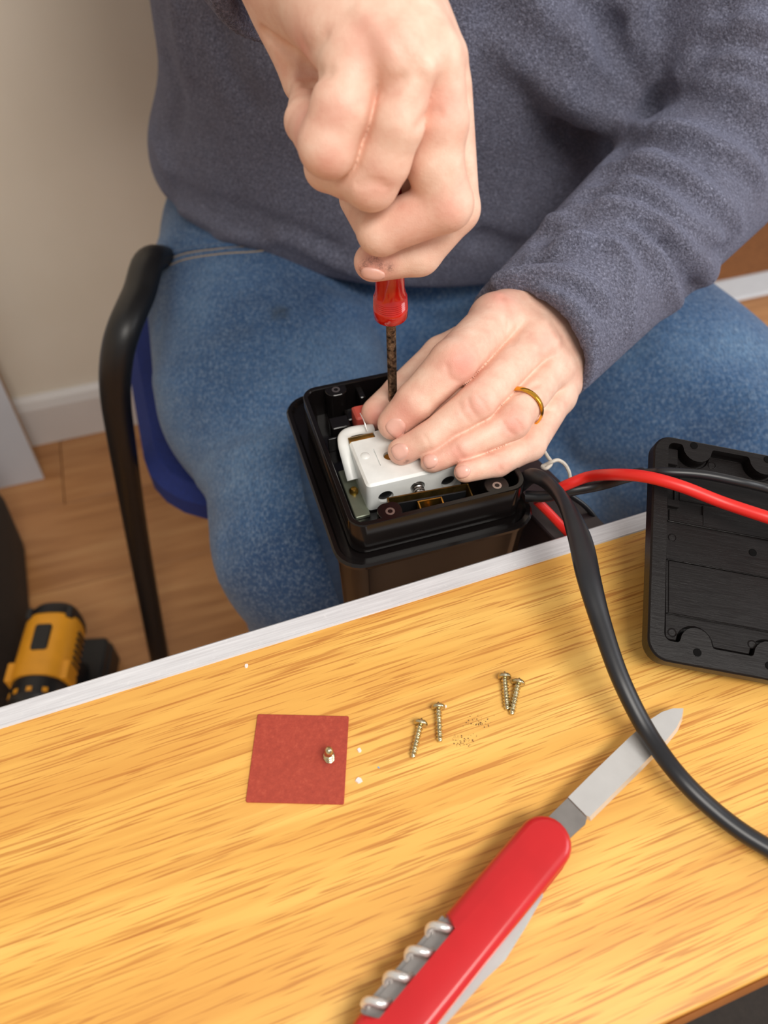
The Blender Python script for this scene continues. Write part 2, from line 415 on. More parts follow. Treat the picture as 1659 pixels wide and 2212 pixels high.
# ------------------------------------------------------------------ signed-distance sculpting
def smin(a, b, k):
    h = np.clip(0.5 + 0.5 * (b - a) / k, 0, 1); return b + (a - b) * h - k * h * (1 - h)
def d_cone(c, a, b, ra, rb):
    a = np.array(a, np.float32); ab = np.array(b, np.float32) - a
    L2 = float(ab @ ab) + 1e-12
    x, y, z = c[0] - a[0], c[1] - a[1], c[2] - a[2]
    t = np.clip((x * ab[0] + y * ab[1] + z * ab[2]) / L2, 0, 1)
    return np.sqrt((x - ab[0] * t) ** 2 + (y - ab[1] * t) ** 2 + (z - ab[2] * t) ** 2) - (ra + (rb - ra) * t)
def d_ell(c, o, r, R=None):
    x, y, z = c[0] - o[0], c[1] - o[1], c[2] - o[2]
    if R is not None:
        x, y, z = (R[0][0] * x + R[0][1] * y + R[0][2] * z, R[1][0] * x + R[1][1] * y + R[1][2] * z, R[2][0] * x + R[2][1] * y + R[2][2] * z)
    k0 = np.sqrt((x / r[0]) ** 2 + (y / r[1]) ** 2 + (z / r[2]) ** 2)
    k1 = np.sqrt((x / r[0] ** 2) ** 2 + (y / r[1] ** 2) ** 2 + (z / r[2] ** 2) ** 2)
    return k0 * (k0 - 1) / np.maximum(k1, 1e-6)
class Field:
    def __init__(s, lo, hi, h):
        s.lo = np.array(lo, np.float32); s.h = h
        s.n = [int((hi[i] - lo[i]) / h) + 2 for i in range(3)]
        s.ax = [(s.lo[i] + h * np.arange(s.n[i])).astype(np.float32) for i in range(3)]
        s.F = np.full(s.n, 0.06, np.float32)
    def win(s, lo, hi):
        sl = []
        for i in range(3):
            a = max(0, int((lo[i] - s.lo[i]) / s.h)); b = min(s.n[i], int((hi[i] - s.lo[i]) / s.h) + 2)
            sl.append(slice(a, max(b, a + 1)))
        c = (s.ax[0][sl[0]][:, None, None], s.ax[1][sl[1]][None, :, None], s.ax[2][sl[2]][None, None, :])
        return tuple(sl), c
    def cone(s, a, b, ra, rb, k=0.004, sub=False):
        m = max(ra, rb) + 3 * k + 4 * s.h
        w, c = s.win([min(a[i], b[i]) - m for i in range(3)], [max(a[i], b[i]) + m for i in range(3)])
        d = d_cone(c, a, b, ra, rb)
        s.F[w] = -smin(-s.F[w], d, k) if sub else smin(s.F[w], d, k)
    def ell(s, o, r, k=0.004, R=None, sub=False):
        m = max(r) + 3 * k + 4 * s.h
        w, c = s.win([o[i] - m for i in range(3)], [o[i] + m for i in range(3)])
        d = d_ell(c, o, r, R)
        s.F[w] = -smin(-s.F[w], d, k) if sub else smin(s.F[w], d, k)
    def clip(s, p, n, k=0.002):          # keep the side n points away from
        w, c = s.win(s.lo, s.lo + np.array(s.n) * s.h)
        n = Vector(n).normalized()
        d = (c[0] - p[0]) * n[0] + (c[1] - p[1]) * n[1] + (c[2] - p[2]) * n[2]
        s.F = -smin(-s.F, -d, k)
    def ridge(s, pts, amp, sig):         # amp > 0 raises, < 0 grooves
        for a, b in zip(pts[:-1], pts[1:]):
            pass
        m = 3.2 * sig
        A = np.array(pts)
        w, c = s.win(A.min(0) - m, A.max(0) + m)
        D = None
        for a, b in zip(pts[:-1], pts[1:]):
            d = d_cone(c, a, b, 0, 0); D = d if D is None else np.minimum(D, d)
        s.F[w] -= amp * np.exp(-(D / sig) ** 2)
    def sample(s, pts):
        g = (np.asarray(pts) - s.lo) / s.h
        n = np.array(s.n)
        ok = np.all((g >= 0) & (g < n - 1.001), axis=1); g = np.clip(g, 0, n - 1.001)
        i = g.astype(int); f = g - i; out = 0
        for dx in (0, 1):
            for dy in (0, 1):
                for dz in (0, 1):
                    wt = (f[:, 0] if dx else 1 - f[:, 0]) * (f[:, 1] if dy else 1 - f[:, 1]) * (f[:, 2] if dz else 1 - f[:, 2])
                    out = out + wt * s.F[i[:, 0] + dx, i[:, 1] + dy, i[:, 2] + dz]
        return np.where(ok, out, 0.06)
    def hit(s, px, py, d0=0.2, d1=1.2, near=None):
        ds = np.arange(d0, d1, s.h * 0.5); r = np.array(ray(px, py)); C = np.array(CAM)
        v = s.sample(C + ds[:, None] * r)
        ii = np.nonzero(v < 0)[0]
        if len(ii) == 0: return None
        i = ii[0]
        d = ds[i] if i == 0 else ds[i - 1] + (ds[i] - ds[i - 1]) * v[i - 1] / (v[i - 1] - v[i] + 1e-9)
        return Vector(C + d * r)
    def normal(s, p):
        e = s.h * 1.5; q = np.array(p)
        v = s.sample(np.array([q + [e, 0, 0], q - [e, 0, 0], q + [0, e, 0], q - [0, e, 0], q + [0, 0, e], q - [0, 0, e]]))
        return Vector((v[0] - v[1], v[2] - v[3], v[4] - v[5])).normalized()
    def line(s, pts, amp, sig, d0=0.2, sub=4):
        q = catmull([Vector((x, y, 0)) for x, y in pts], sub)
        h = [s.hit(p.x, p.y, d0) for p in q]; h = [p for p in h if p is not None]
        run = []
        for p in h:
            if run and (p - run[-1]).length > 0.045:
                if len(run) > 1: s.ridge([tuple(x) for x in run], amp, sig)
                run = []
            run.append(p)
        if len(run) > 1: s.ridge([tuple(x) for x in run], amp, sig)
        return h
    def mesh(s):
        F = s.F; S = F < 0; n = s.n
        cnt = np.zeros([k - 1 for k in n], np.int8)
        cs = [(i, j, k) for i in (0, 1) for j in (0, 1) for k in (0, 1)]
        sl = lambda o, m: slice(o, m - 1 + o)
        for o in cs: cnt += S[sl(o[0], n[0]), sl(o[1], n[1]), sl(o[2], n[2])]
        act = (cnt > 0) & (cnt < 8)
        I = np.nonzero(act); m = len(I[0])
        idx = np.full(act.shape, -1, np.int64); idx[I] = np.arange(m)
        v = {o: F[I[0] + o[0], I[1] + o[1], I[2] + o[2]] for o in cs}
        acc = np.zeros((m, 3)); ce = np.zeros(m)
        for o in cs:
            for ax in range(3):
                if o[ax] == 0:
                    p = list(o); p[ax] = 1; p = tuple(p)
                    a, b = v[o], v[p]; x = (a < 0) != (b < 0)
                    t = np.where(x, a / np.where(x, a - b, 1), 0)
                    for q in range(3): acc[:, q] += np.where(x, o[q] + (t if q == ax else 0), 0)
                    ce += x
        V = s.lo + s.h * (np.stack(I, 1) + acc / ce[:, None])
        Q = []
        for ax in range(3):
            b, c = (ax + 1) % 3, (ax + 2) % 3
            s0 = [slice(None)] * 3; s1 = [slice(None)] * 3
            s0[ax] = slice(0, n[ax] - 1); s1[ax] = slice(1, n[ax])
            for t in (b, c): s0[t] = slice(1, n[t] - 1); s1[t] = slice(1, n[t] - 1)
            A = S[tuple(s0)]; B = S[tuple(s1)]
            E = np.nonzero(A != B); flip = A[E]
            base = [E[0].copy(), E[1].copy(), E[2].copy()]; base[b] = base[b] + 1; base[c] = base[c] + 1
            def cell(db, dc):
                g = [x.copy() for x in base]; g[b] = g[b] + db; g[c] = g[c] + dc
                return idx[g[0], g[1], g[2]]
            q = np.stack([cell(-1, -1), cell(0, -1), cell(0, 0), cell(-1, 0)], 1)
            q[~flip] = q[~flip][:, ::-1]
            Q.append(q)
        return V, np.concatenate(Q)
def smooth_verts(V, Q, it=1, lam=0.5):
    for _ in range(it):
        acc = np.zeros_like(V); c = np.zeros(len(V))
        for a, b in ((0, 1), (1, 2), (2, 3), (3, 0)):
            np.add.at(acc, Q[:, a], V[Q[:, b]]); np.add.at(acc, Q[:, b], V[Q[:, a]])
            np.add.at(c, Q[:, a], 1); np.add.at(c, Q[:, b], 1)
        V = V + lam * (acc / c[:, None] - V)
    return V
def np_mesh(name, V, Q, mat, parent, attrs=None):
    me = bpy.data.meshes.new(name)
    me.vertices.add(len(V)); me.vertices.foreach_set('co', np.asarray(V, np.float32).ravel())
    me.loops.add(Q.size); me.loops.foreach_set('vertex_index', Q.astype(np.int32).ravel())
    me.polygons.add(len(Q)); me.polygons.foreach_set('loop_start', (np.arange(len(Q)) * 4).astype(np.int32))
    me.polygons.foreach_set('use_smooth', np.ones(len(Q), bool))
    for k, a in (attrs or {}).items():
        at = me.attributes.new(k, 'FLOAT', 'POINT'); at.data.foreach_set('value', np.asarray(a, np.float32))
    me.update(calc_edges=True); me.materials.append(mat)
    o = bpy.data.objects.new(name, me); col.objects.link(o); o.parent = parent; o.location = -wloc(parent)
    return o

# ------------------------------------------------------------------ person
man = thing('person', 'person in grey fleece and blue jeans turning a screwdriver', 'person', (0.03, 0.78, 0))

# --- right hand (the fist on the screwdriver)
def C1(x, y, d, r): return (520 + x / 2.9625, y / 2.9625, d, r)
def pt(q): return tuple(P(q[0], q[1], q[2]))
def rr(q): return q[3] * q[2] / FPX
def build_hand(lo, hi, h, palm, fingers, kp, kf, kc=0.0025, kb=0.0006, crease=0.0015, csig=0.0022, pairs=()):
    pf = Field(lo, hi, h)
    for a, b in palm: pf.cone(pt(a), pt(b), rr(a), rr(b), kp)
    out = Field(lo, hi, h); out.F = pf.F.copy()
    b1 = np.full(out.F.shape, 0.06, np.float32); b2 = b1.copy()
    for ch in fingers:
        pts = [pt(q) for q in ch]; rs = [rr(q) for q in ch]
        m = max(rs) + kf + 4 * h
        A = np.array(pts); w, c = out.win(A.min(0) - m, A.max(0) + m)
        D = None
        for i in range(len(pts) - 1):
            d = d_cone(c, pts[i], pts[i + 1], rs[i], rs[i + 1])
            D = d if D is None else smin(D, d, kc)
        x1, x2 = b1[w], b2[w]
        b2[w] = np.minimum(x2, np.maximum(x1, D)); b1[w] = np.minimum(x1, D)
        D = smin(D, pf.F[w], kf)
        out.F[w] = smin(out.F[w], D, kb)
    # folds of skin where two fingers press together
    wt = np.exp(-((b2 - b1) / csig) ** 2) * np.exp(-((b1 - out.F) / 0.002) ** 2)
    out.F += crease * wt
    # flesh that closes the bottom of each fold
    for i, j, k0, k1, back, fr in pairs:
        pv = None
        for k in range(k0, k1 + 1):
            a, b = fingers[i][k], fingers[j][k]
            q = ((a[0] + b[0]) / 2, (a[1] + b[1]) / 2, (a[2] + b[2]) / 2 + back, fr * min(a[3], b[3]))
            if pv: out.cone(pt(pv), pt(q), rr(pv), rr(q), 0.0008)
            pv = q
    for _ in range(1):
        for ax in range(3):
            a0 = np.roll(out.F, 1, ax); a1 = np.roll(out.F, -1, ax)
            out.F = 0.5 * out.F + 0.25 * (a0 + a1)
    return out

rw = [(640, -95, .335, 125), (760, -115, .325, 120)]
palmR = [((560, -260, .375, 130), (640, -100, .330, 140)),
         ((640, -100, .328, 120), (750, 120, .300, 66)),
         ((690, -110, .322, 125), (850, 115, .292, 68)),
         ((740, -120, .318, 125), (925, 115, .298, 68)),
         ((775, -100, .322, 120), (955, 130, .316, 56)),
         ((700, 0, .338, 120), (850, 110, .330, 100)),
         ((800, 200, .345, 70), (900, 380, .350, 60)),
         ((622, 50, .345, 50), (655, 175, .350, 46))]
fR = [
    [(768, 140, .297, 70), (740, 235, .299, 68), (712, 316, .306, 66), (662, 264, .326, 46), (668, 190, .348, 38)],
    [(885, 150, .293, 58), (858, 265, .301, 60), (828, 345, .311, 60), (802, 394, .318, 58), (705, 364, .331, 46), (680, 300, .350, 38)],
    [(946, 150, .302, 58), (950, 265, .312, 62), (938, 350, .321, 62), (964, 440, .331, 58), (822, 500, .342, 50), (770, 430, .362, 38)],
    [(970, 190, .322, 50), (986, 452, .350, 50), (905, 546, .360, 48), (806, 566, .362, 42)],
]
thumbR = [(800, 0, .348, 85), (900, 170, .370, 68), (945, 370, .385, 55), (905, 520, .392, 44), (850, 545, .395, 40)]
fR.append(thumbR)
allp = [pt(q) for ch in fR for q in ch] + [pt(q) for ab in palmR for q in ab]
A = np.array(allp)
FR = build_hand(A.min(0) - 0.035, A.max(0) + 0.035, 0.0009, palmR, fR, 0.014, 0.005, 0.0025, 0.0004, pairs=((0, 1, 0, 2, .0120, .60), (1, 2, 0, 2, .012, .60)))

palmL = [((1330, 590, .545, 84), (1240, 670, .515, 92)),
         ((1225, 665, .51, 85), (1072, 690, .468, 57)),
         ((1230, 685, .51, 85), (1148, 735, .468, 54)),
         ((1235, 715, .51, 80), (1184, 790, .474, 50)),
         ((1235, 740, .515, 75), (1200, 850, .482, 44)),
         ((1210, 740, .52, 70), (1130, 790, .500, 60)),
         ((1190, 690, .53, 70), (1060, 715, .50, 60))]
fL = [
    [(1070, 698, .466, 56), (978, 785, .430, 52), (898, 868, .434, 44), (852, 915, .440, 37)],
    [(1148, 745, .466, 51), (1030, 869, .428, 44), (926, 948, .430, 37), (868, 974, .434, 31)],
    [(1184, 797, .472, 47), (1104, 912, .434, 41), (996, 967, .430, 35), (934, 993, .430, 29)],
    [(1198, 856, .480, 43), (1143, 960, .446, 36), (1074, 1000, .434, 30), (1005, 1017, .426, 26)],
    [(1080, 720, .500, 58), (955, 770, .490, 44), (868, 850, .478, 41), (817, 893, .468, 37)],
]
A = np.array([pt(q) for ch in fL for q in ch] + [pt(q) for ab in palmL for q in ab])
FL = build_hand(A.min(0) - 0.035, A.max(0) + 0.035, 0.0009, palmL, fL, 0.014, 0.006, 0.0025, 0.0004, pairs=((0, 1, 0, 2, .0120, .60), (1, 2, 0, 2, .0105, .60), (2, 3, 0, 2, .0095, .60)))

RED = []; DIRT = []
def red(f, px, py, r, a=0.8):
    p = f.hit(px, py)
    if p is not None: RED.append((p, r, a))

# creases and knuckles, right
for l, amp, sg in [
    ([(572, 72), (610, 100), (648, 122), (662, 150), (664, 180)], -0.0026, 0.0026),
    ([(650, 165), (680, 162), (708, 156)], -0.0012, 0.0024),
    ([(655, 95), (668, 110), (700, 80)], -0.0007, 0.003),
    ([(825, 205), (845, 195), (870, 175)], -0.0010, 0.0024),
    ([(905, 275), (920, 255), (945, 245)], -0.0010, 0.0022),
    ([(870, 60), (905, 110), (925, 150)], 0.0010, 0.004),
    ([(780, 20), (830, 90), (850, 140)], 0.0008, 0.004),
    ([(930, 60), (920, 105), (905, 160)], -0.0007, 0.003),
    ([(770, 395), (800, 388), (830, 392)], -0.0004, 0.0009),
    ([(775, 405), (805, 398), (835, 404)], -0.0004, 0.0009),
]: FR.line(l, amp * 1.5, sg, 0.2)
for x, y, r, a in [(805, 95, .010, .35), (720, 250, .008, .3), (975, 460, .008, .35), (815, 410, .008, .3), (715, 345, .008, .3), (650, 260, .012, .5), (800, 585, .009, .6), (890, 500, .012, .3), (650, 100, .01, .4), (960, 230, .009, .35)]: red(FR, x, y, r, a)
for x, y in [(800, 562), (786, 572), (812, 556), (822, 575), (780, 585), (842, 578)]:
    p = FR.hit(x, y)
    if p is not None: DIRT.append((p, 0.0022, 0.7))
# left
for l, amp, sg in [
    ([(1085, 640), (1100, 690), (1097, 715)], -0.0008, 0.002),
    ([(1165, 828), (1140, 840), (1118, 850)], -0.0010, 0.0014),
    ([(1175, 884), (1200, 886), (1212, 880)], -0.0008, 0.0012),
    ([(1010, 860), (1016, 880), (1030, 900)], -0.0007, 0.0010), ([(1030, 855), (1044, 870), (1054, 890)], -0.0006, 0.0010),
    ([(990, 870), (1000, 895), (1015, 912)], -0.0004, 0.0012),
    ([(1085, 910), (1098, 930), (1112, 940)], -0.0006, 0.0010), ([(1112, 905), (1124, 920), (1128, 930)], -0.0006, 0.0010),
    ([(915, 940), (925, 955), (930, 970)], -0.0005, 0.0010), ([(985, 965), (992, 978), (1000, 990)], -0.0005, 0.0010),
    ([(1072, 995), (1078, 1008), (1084, 1016)], -0.0005, 0.0010),
    ([(965, 790), (972, 815), (990, 825)], -0.0005, 0.0014),
    ([(1180, 690), (1165, 720), (1155, 745)], 0.0008, 0.004), ([(1205, 740), (1195, 770), (1188, 800)], 0.0008, 0.004),
    ([(1130, 700), (1115, 720), (1105, 740)], -0.0008, 0.003),
]: FL.line(l, amp * 1.3, sg, 0.2)
for x, y in [(1000, 790)]: red(FL, x, y, .011, .7)
for x, y, r, a in [(1085, 645, .010, .5), (1030, 878, .008, .5), (1110, 920, .008, .6), (870, 890, .009, .6), (850, 915, .010, .5), (815, 905, .010, .7), (880, 985, .008, .4), (990, 980, .008, .5), (1080, 1008, .007, .35), (1180, 740, .008, .3), (940, 1000, .008, .4)]: red(FL, x, y, r, a)
for x, y in [(876, 1000), (880, 996)]:
    p = FL.hit(x, y)
    if p is not None: DIRT.append((p, 0.0012, 0.8))

# rest of the body, mostly inside the clothes
SHR, SHL = Vector((-0.21, 0.86, 1.18)), Vector((0.25, 0.86, 1.16))
WRR = Vector(P(650, -110, .345)); ELR = Vector((-0.175, 0.61, 1.065))
WRL = Vector(P(1260, 640, .525)); ELL = Vector(P(1525, 365, .605))
FB = Field((-0.40, 0.30, 0.50), (0.45, 1.02, 1.60), 0.0065)
FB.cone(SHR, ELR, .044, .040, .02); FB.cone(ELR, WRR, .040, .029, .01)
FB.cone(SHL, ELL, .044, .040, .02); FB.cone(ELL, WRL, .040, .028, .01)
FB.ell((0.02, 0.83, 0.72), (.15, .11, .16), .03); FB.ell((0.02, 0.82, 1.0), (.15, .10, .18), .04)
FB.cone(SHR + Vector((.04, 0, 0)), SHL - Vector((.04, 0, 0)), .05, .05, .05)
FB.cone((0.02, 0.85, 1.17), (0.02, 0.79, 1.27), .062, .055, .04)
FB.ell((0.02, 0.765, 1.37), (.076, .094, .112), .02); FB.ell((0.02, 0.72, 1.31), (.055, .058, .062), .03)
FB.ell((0.02, 0.662, 1.345), (.013, .018, .024), .012)
for sx in (-1, 1): FB.ell((0.02 + sx * .078, 0.78, 1.355), (.01, .022, .032), .006); FB.ell((0.02 + sx * .03, 0.672, 1.375), (.016, .012, .010), .006, sub=True)
FB.cone((-0.003, 0.668, 1.300), (0.043, 0.668, 1.300), .007, .007, .004)

parts = []
for f, it in ((FR, 2), (FL, 2), (FB, 2)):
    V, Q = f.mesh(); V = smooth_verts(V, Q, it, 0.4); parts.append((V, Q))
V = np.concatenate([p[0] for p in parts]); o_ = 0; QQ = []
for v, q in parts: QQ.append(q + o_); o_ += len(v)
Q = np.concatenate(QQ)
def blob(lst):
    a = np.zeros(len(V))
    for p, r, am in lst: a = np.maximum(a, am * np.exp(-(((V - np.array(p)) ** 2).sum(1)) / r ** 2))
    return a
body = np_mesh('body', V, Q, M['skin'], man, {'red': blob(RED), 'dirt': blob(DIRT)})

def nail(f, cx, cy, ang, ln, wd, lab=None):
    ca, sa = cos(radians(ang)), sin(radians(ang)); nu, nv = 9, 9
    G = []; Vn = []; Fn = []
    for i in range(nu):
        row = []
        for j in range(nv):
            s, t = -1 + 2 * i / (nu - 1), -1 + 2 * j / (nv - 1)
            e = (1 - 0.30 * abs(t) ** 3)
            x = s * e * ln / 2; y = t * (1 - 0.22 * max(0, -s) ** 2) * wd / 2 * (1 - 0.12 * abs(s) ** 3)
            p = f.hit(cx + x * ca - y * sa, cy + x * sa + y * ca)
            row.append(p)
        G.append(row)
    if any(p is None for r in G for p in r): return None
    C = G[nu // 2][nv // 2]; n = f.normal(C)
    n0 = n
    top = []
    for i in range(nu):
        for j in range(nv):
            edge = i in (0, nu - 1) or j in (0, nv - 1)
            top.append(G[i][j] + n0 * (0.0001 if edge else 0.0007))
    Vn = top + [p - n0 * 0.001 for p in top]
    k = nu * nv
    for i in range(nu - 1):
        for j in range(nv - 1):
            a = i * nv + j; Fn.append((a, a + nv, a + nv + 1, a + 1)); Fn.append((k + a, k + a + 1, k + a + nv + 1, k + a + nv))
    ring = [j for j in range(nv)] + [i * nv + nv - 1 for i in range(1, nu)] + [(nu - 1) * nv + j for j in range(nv - 2, -1, -1)] + [i * nv for i in range(nu - 2, 0, -1)]
    for a, b in zip(ring, ring[1:] + ring[:1]): Fn.append((a, b, k + b, k + a))
    o = mk('fingernail', Vn, Fn, M['nail'], body, angle=60)
    o.location = (0, 0, 0)
    return o
nail(FR, 806, 592, 190, 52, 26)
nail(FL, 856, 924, 135, 40, 44)
nail(FL, 864, 975, 150, 36, 36)
nail(FL, 930, 996, 160, 32, 32)
nail(FL, 1000, 1019, 165, 34, 28)

# hair cap
FH = Field((-0.09, 0.64, 1.25), (0.13, 0.90, 1.52), 0.006)
FH.ell((0.02, 0.785, 1.395), (.086, .100, .105), .01); FH.ell((0.02, 0.65, 1.31), (.10, .085, .12), .01, sub=True)
Vh, Qh = FH.mesh(); np_mesh('hair', Vh, Qh, M['hair'], man)

# --- fleece jumper
FJ = Field((-0.40, 0.36, 0.585), (0.50, 1.06, 1.27), 0.0033)
FJ.ell((0.02, 0.83, 0.685), (.268, .205, .15), .03); FJ.ell((0.035, 0.82, 0.80), (.245, .205, .16), .05); FJ.ell((0.035, 0.81, 0.95), (.235, .195, .20), .08)
FJ.ell((0.02, 0.84, 1.12), (.22, .16, .13), .06)
FJ.cone(SHR, SHL, .085, .085, .05)
FJ.cone(SHL, ELL + Vector((0.012, 0.01, 0.035)), .083, .064, .012); FJ.cone(ELL, P(1120, 765, .484), .064, .045, .007)
FJ.cone(SHR, ELR, .085, .066, .03)
CUFR = Vector(P(675, -135, .362)); FJ.cone(ELR, CUFR - (ELR - CUFR) * 0.1, .064, .056, .02)
# chest drape above the left elbow
dr = [P(1060, -80, .545), P(1140, 60, .56), P(1235, 150, .575), P(1330, 200, .59), P(1370, 200, .60)]
for a, b in zip(dr[:-1], dr[1:]): FJ.cone(a, b, .028, .025, .014)
FJ.cone(P(1330, -60, .55), P(1370, 120, .58), .028, .022, .018)
FJ.clip((0, 0.67, 0.640), (-0.09, 0.10, -1), 0.010)
axL = (ELL - WRL).normalized()
def near_clip(f, p, n, rad, k=0.002):        # clip a sleeve end only near p
    m = rad
    w, c = f.win([p[i] - m for i in range(3)], [p[i] + m for i in range(3)])
    n = Vector(n).normalized()
    d = (c[0] - p[0]) * n[0] + (c[1] - p[1]) * n[1] + (c[2] - p[2]) * n[2]
    f.F[w] = -smin(-f.F[w], -d, k)
CUL = P(1138, 748, .490)
w, c = FJ.win([CUL[i] - 0.085 for i in range(3)], [CUL[i] + 0.085 for i in range(3)])
cn = (CUL - ELL).normalized()
dl = (c[0] - CUL[0]) * cn[0] + (c[1] - CUL[1]) * cn[1] + (c[2] - CUL[2]) * cn[2]
# only the part of the window around the sleeve axis is trimmed
near_axis = d_cone(c, CUL - cn * 0.02, CUL + cn * 0.08, .066, .066)
trim = np.maximum(dl * -1, near_axis)        # inside: beyond the cuff plane and near the axis
FJ.F[w] = np.maximum(FJ.F[w], -trim)
FJ.cone(CUL - cn * 0.045, CUL + cn * 0.02, .030, .044, .003, sub=True)
w, c = FJ.win([CUFR[i] - 0.12 for i in range(3)], [CUFR[i] + 0.12 for i in range(3)])
cr = (CUFR - ELR).normalized()
dl = (c[0] - CUFR[0]) * cr[0] + (c[1] - CUFR[1]) * cr[1] + (c[2] - CUFR[2]) * cr[2]
FJ.F[w] = np.maximum(FJ.F[w], -np.maximum(-dl, d_cone(c, CUFR - cr * 0.02, CUFR + cr * 0.1, .085, .085)))
FJ.cone(CUFR - cr * 0.05, CUFR + cr * 0.02, .036, .052, .003, sub=True)
def A2(l): return [(1000 + x / 2.458, y / 2.458) for x, y in l]
def B2(l): return [(300 + x / 2.37, y / 2.37) for x, y in l]
for l, amp, sg in [
    ([(870, 700), (1000, 680), (1150, 690), (1300, 760), (1480, 860), (1570, 960)], .006, .008),
    ([(820, 860), (950, 850), (1100, 900), (1250, 1000), (1370, 1100), (1450, 1200)], .006, .008),
    ([(740, 980), (900, 975), (1060, 1060), (1200, 1200), (1360, 1290)], .004, .007),
    ([(610, 1100), (750, 1090), (900, 1130), (1050, 1200), (1200, 1330), (1330, 1500)], .006, .008),
    ([(480, 1180), (600, 1160), (780, 1180), (930, 1270), (1050, 1400), (1120, 1600), (1140, 1690)], .006, .008),
    ([(340, 1350), (520, 1280), (680, 1260), (800, 1290), (870, 1420), (880, 1560), (870, 1750)], .005, .007),
    ([(200, 1480), (400, 1440), (600, 1490), (740, 1600)], .004, .007),
    ([(230, 1530), (450, 1560), (600, 1650), (690, 1800)], .003, .007),
    ([(1150, 430), (1300, 440), (1450, 490), (1600, 590)], .006, .008),
    ([(1500, 600), (1560, 660), (1610, 780)], .005, .008),
    ([(1340, 160), (1450, 140), (1600, 180)], .006, .009),
    ([(1230, 335), (1350, 325), (1500, 345)], .005, .008),
    ([(1080, 1320), (1160, 1440), (1230, 1560)], -.005, .008),
    ([(660, 1130), (900, 1190), (1050, 1290)], -.003, .006),
    ([(900, 760), (1100, 780), (1300, 880)], -.004, .007),
    ([(1000, 540), (1100, 480), (1180, 420), (1290, 240), (1390, 60)], -.012, .007),
    ([(1010, 560), (930, 680), (850, 760), (800, 860), (700, 1000), (560, 1130), (380, 1300)], -.007, .008),
    ([(200, 60), (400, 250), (600, 380), (760, 470), (880, 540)], -.006, .014),
    ([(560, 660), (700, 720), (800, 740)], -.006, .014),
    ([(780, 150), (790, 240), (860, 330), (930, 420)], -.010, .009),
    ([(910, 60), (920, 200), (980, 330), (1000, 420)], .004, .009),
    ([(500, 640), (650, 620), (850, 660)], .005, .012),
    ([(100, 1280), (250, 1330), (380, 1360)], -.005, .012),
]:
    FJ.line(A2(l), amp * 2.9, sg * 0.85, 0.25, 5)
    if amp > 0.002: FJ.line([(x + 9, y + 19) for x, y in A2(l)], -amp * 2.4, sg * 0.7, 0.25, 5)
for l, amp, sg in [
    ([(80, 1000), (200, 1020), (350, 1090), (500, 1160), (640, 1200)], -.005, .008),
    ([(130, 930), (300, 1010), (500, 1080), (750, 1170), (1000, 1280)], -.004, .010),
    ([(90, 1050), (250, 1080), (400, 1150), (560, 1210)], .004, .008),
    ([(100, 1100), (300, 1200), (500, 1215), (750, 1210), (900, 1280), (1050, 1360), (1200, 1420)], .005, .009),
    ([(140, 300), (200, 500), (180, 650)], -.004, .014),
    ([(80, 700), (120, 800), (160, 900)], .005, .012),
    ([(420, 180), (470, 350), (560, 500)], -.005, .015),
    ([(200, 30), (210, 150), (240, 330)], .004, .014),
]: FJ.line(B2(l), amp * 1.5, sg * 0.9, 0.25, 5)
Vj, Qj = FJ.mesh(); Vj = smooth_verts(Vj, Qj, 2, 0.4)
jum = np_mesh('fleece_jumper', Vj, Qj, M['fleece'], man)

# --- jeans
FD = Field((-0.36, 0.22, 0.05), (0.60, 1.08, 0.74), 0.0045)
HR, HL = Vector((-0.115, 0.82, 0.565)), Vector((0.14, 0.82, 0.565))
KR, KL = Vector((-0.055, 0.415, 0.535)), Vector((0.345, 0.425, 0.55))
FD.ell((0.015, 0.85, 0.60), (.235, .18, .13), .02)
FD.cone(HR + Vector((-.03, 0, 0)), KR, .115, .090, .05); FD.cone((-.150, .72, .56), (-.125, .58, .55), .105, .098, .04); FD.cone(KR, (-0.065, 0.43, 0.06), .084, .062, .03)
FD.cone(HL, KL, .108, .106, .05); FD.cone((.16, .72, .54), (.26, .57, .54), .106, .104, .05); FD.cone(KL, (0.30, 0.47, 0.06), .10, .07, .03); FD.cone((.03, .72, .53), (.16, .52, .47), .08, .07, .04)
for l, amp, sg in [
    ([(355, 545), (450, 532), (560, 528), (640, 520)], -.003, .005),
    ([(420, 1050), (470, 1000), (560, 960), (640, 950)], .004, .010), ([(450, 1120), (520, 1080), (620, 1070)], -.004, .010),
    ([(480, 1250), (560, 1200), (660, 1190)], .004, .010), ([(490, 1180), (600, 1130), (680, 1130)], -.003, .009),
    ([(345, 700), (420, 720), (520, 700)], -.003, .012), ([(335, 820), (450, 850), (560, 840)], .003, .013),
    ([(880, 640), (980, 660), (1060, 620)], -.005, .010), ([(700, 640), (850, 690), (980, 700)], .004, .012),
    ([(1250, 900), (1400, 880), (1560, 900)], -.004, .012), ([(1260, 960), (1400, 960), (1550, 980)], .004, .012),
    ([(1420, 760), (1520, 800), (1640, 850)], .003, .013), ([(1240, 1010), (1330, 1030), (1400, 1060)], -.004, .010),
]: FD.line(l, amp, sg, 0.3, 5)
Vd, Qd = FD.mesh(); Vd = smooth_verts(Vd, Qd, 2, 0.4)
st_ = np.zeros(len(Vd))
for x, y, r in ((600, 672, .006), (612, 680, .0045), (596, 684, .004), (618, 668, .003)):
    p = FD.hit(x, y, 0.3)
    if p is not None: st_ = np.maximum(st_, np.exp(-(((Vd - np.array(p)) ** 2).sum(1)) / r ** 2))
jeans = np_mesh('jeans', Vd, Qd, M['denim'], man, {'stain': st_})
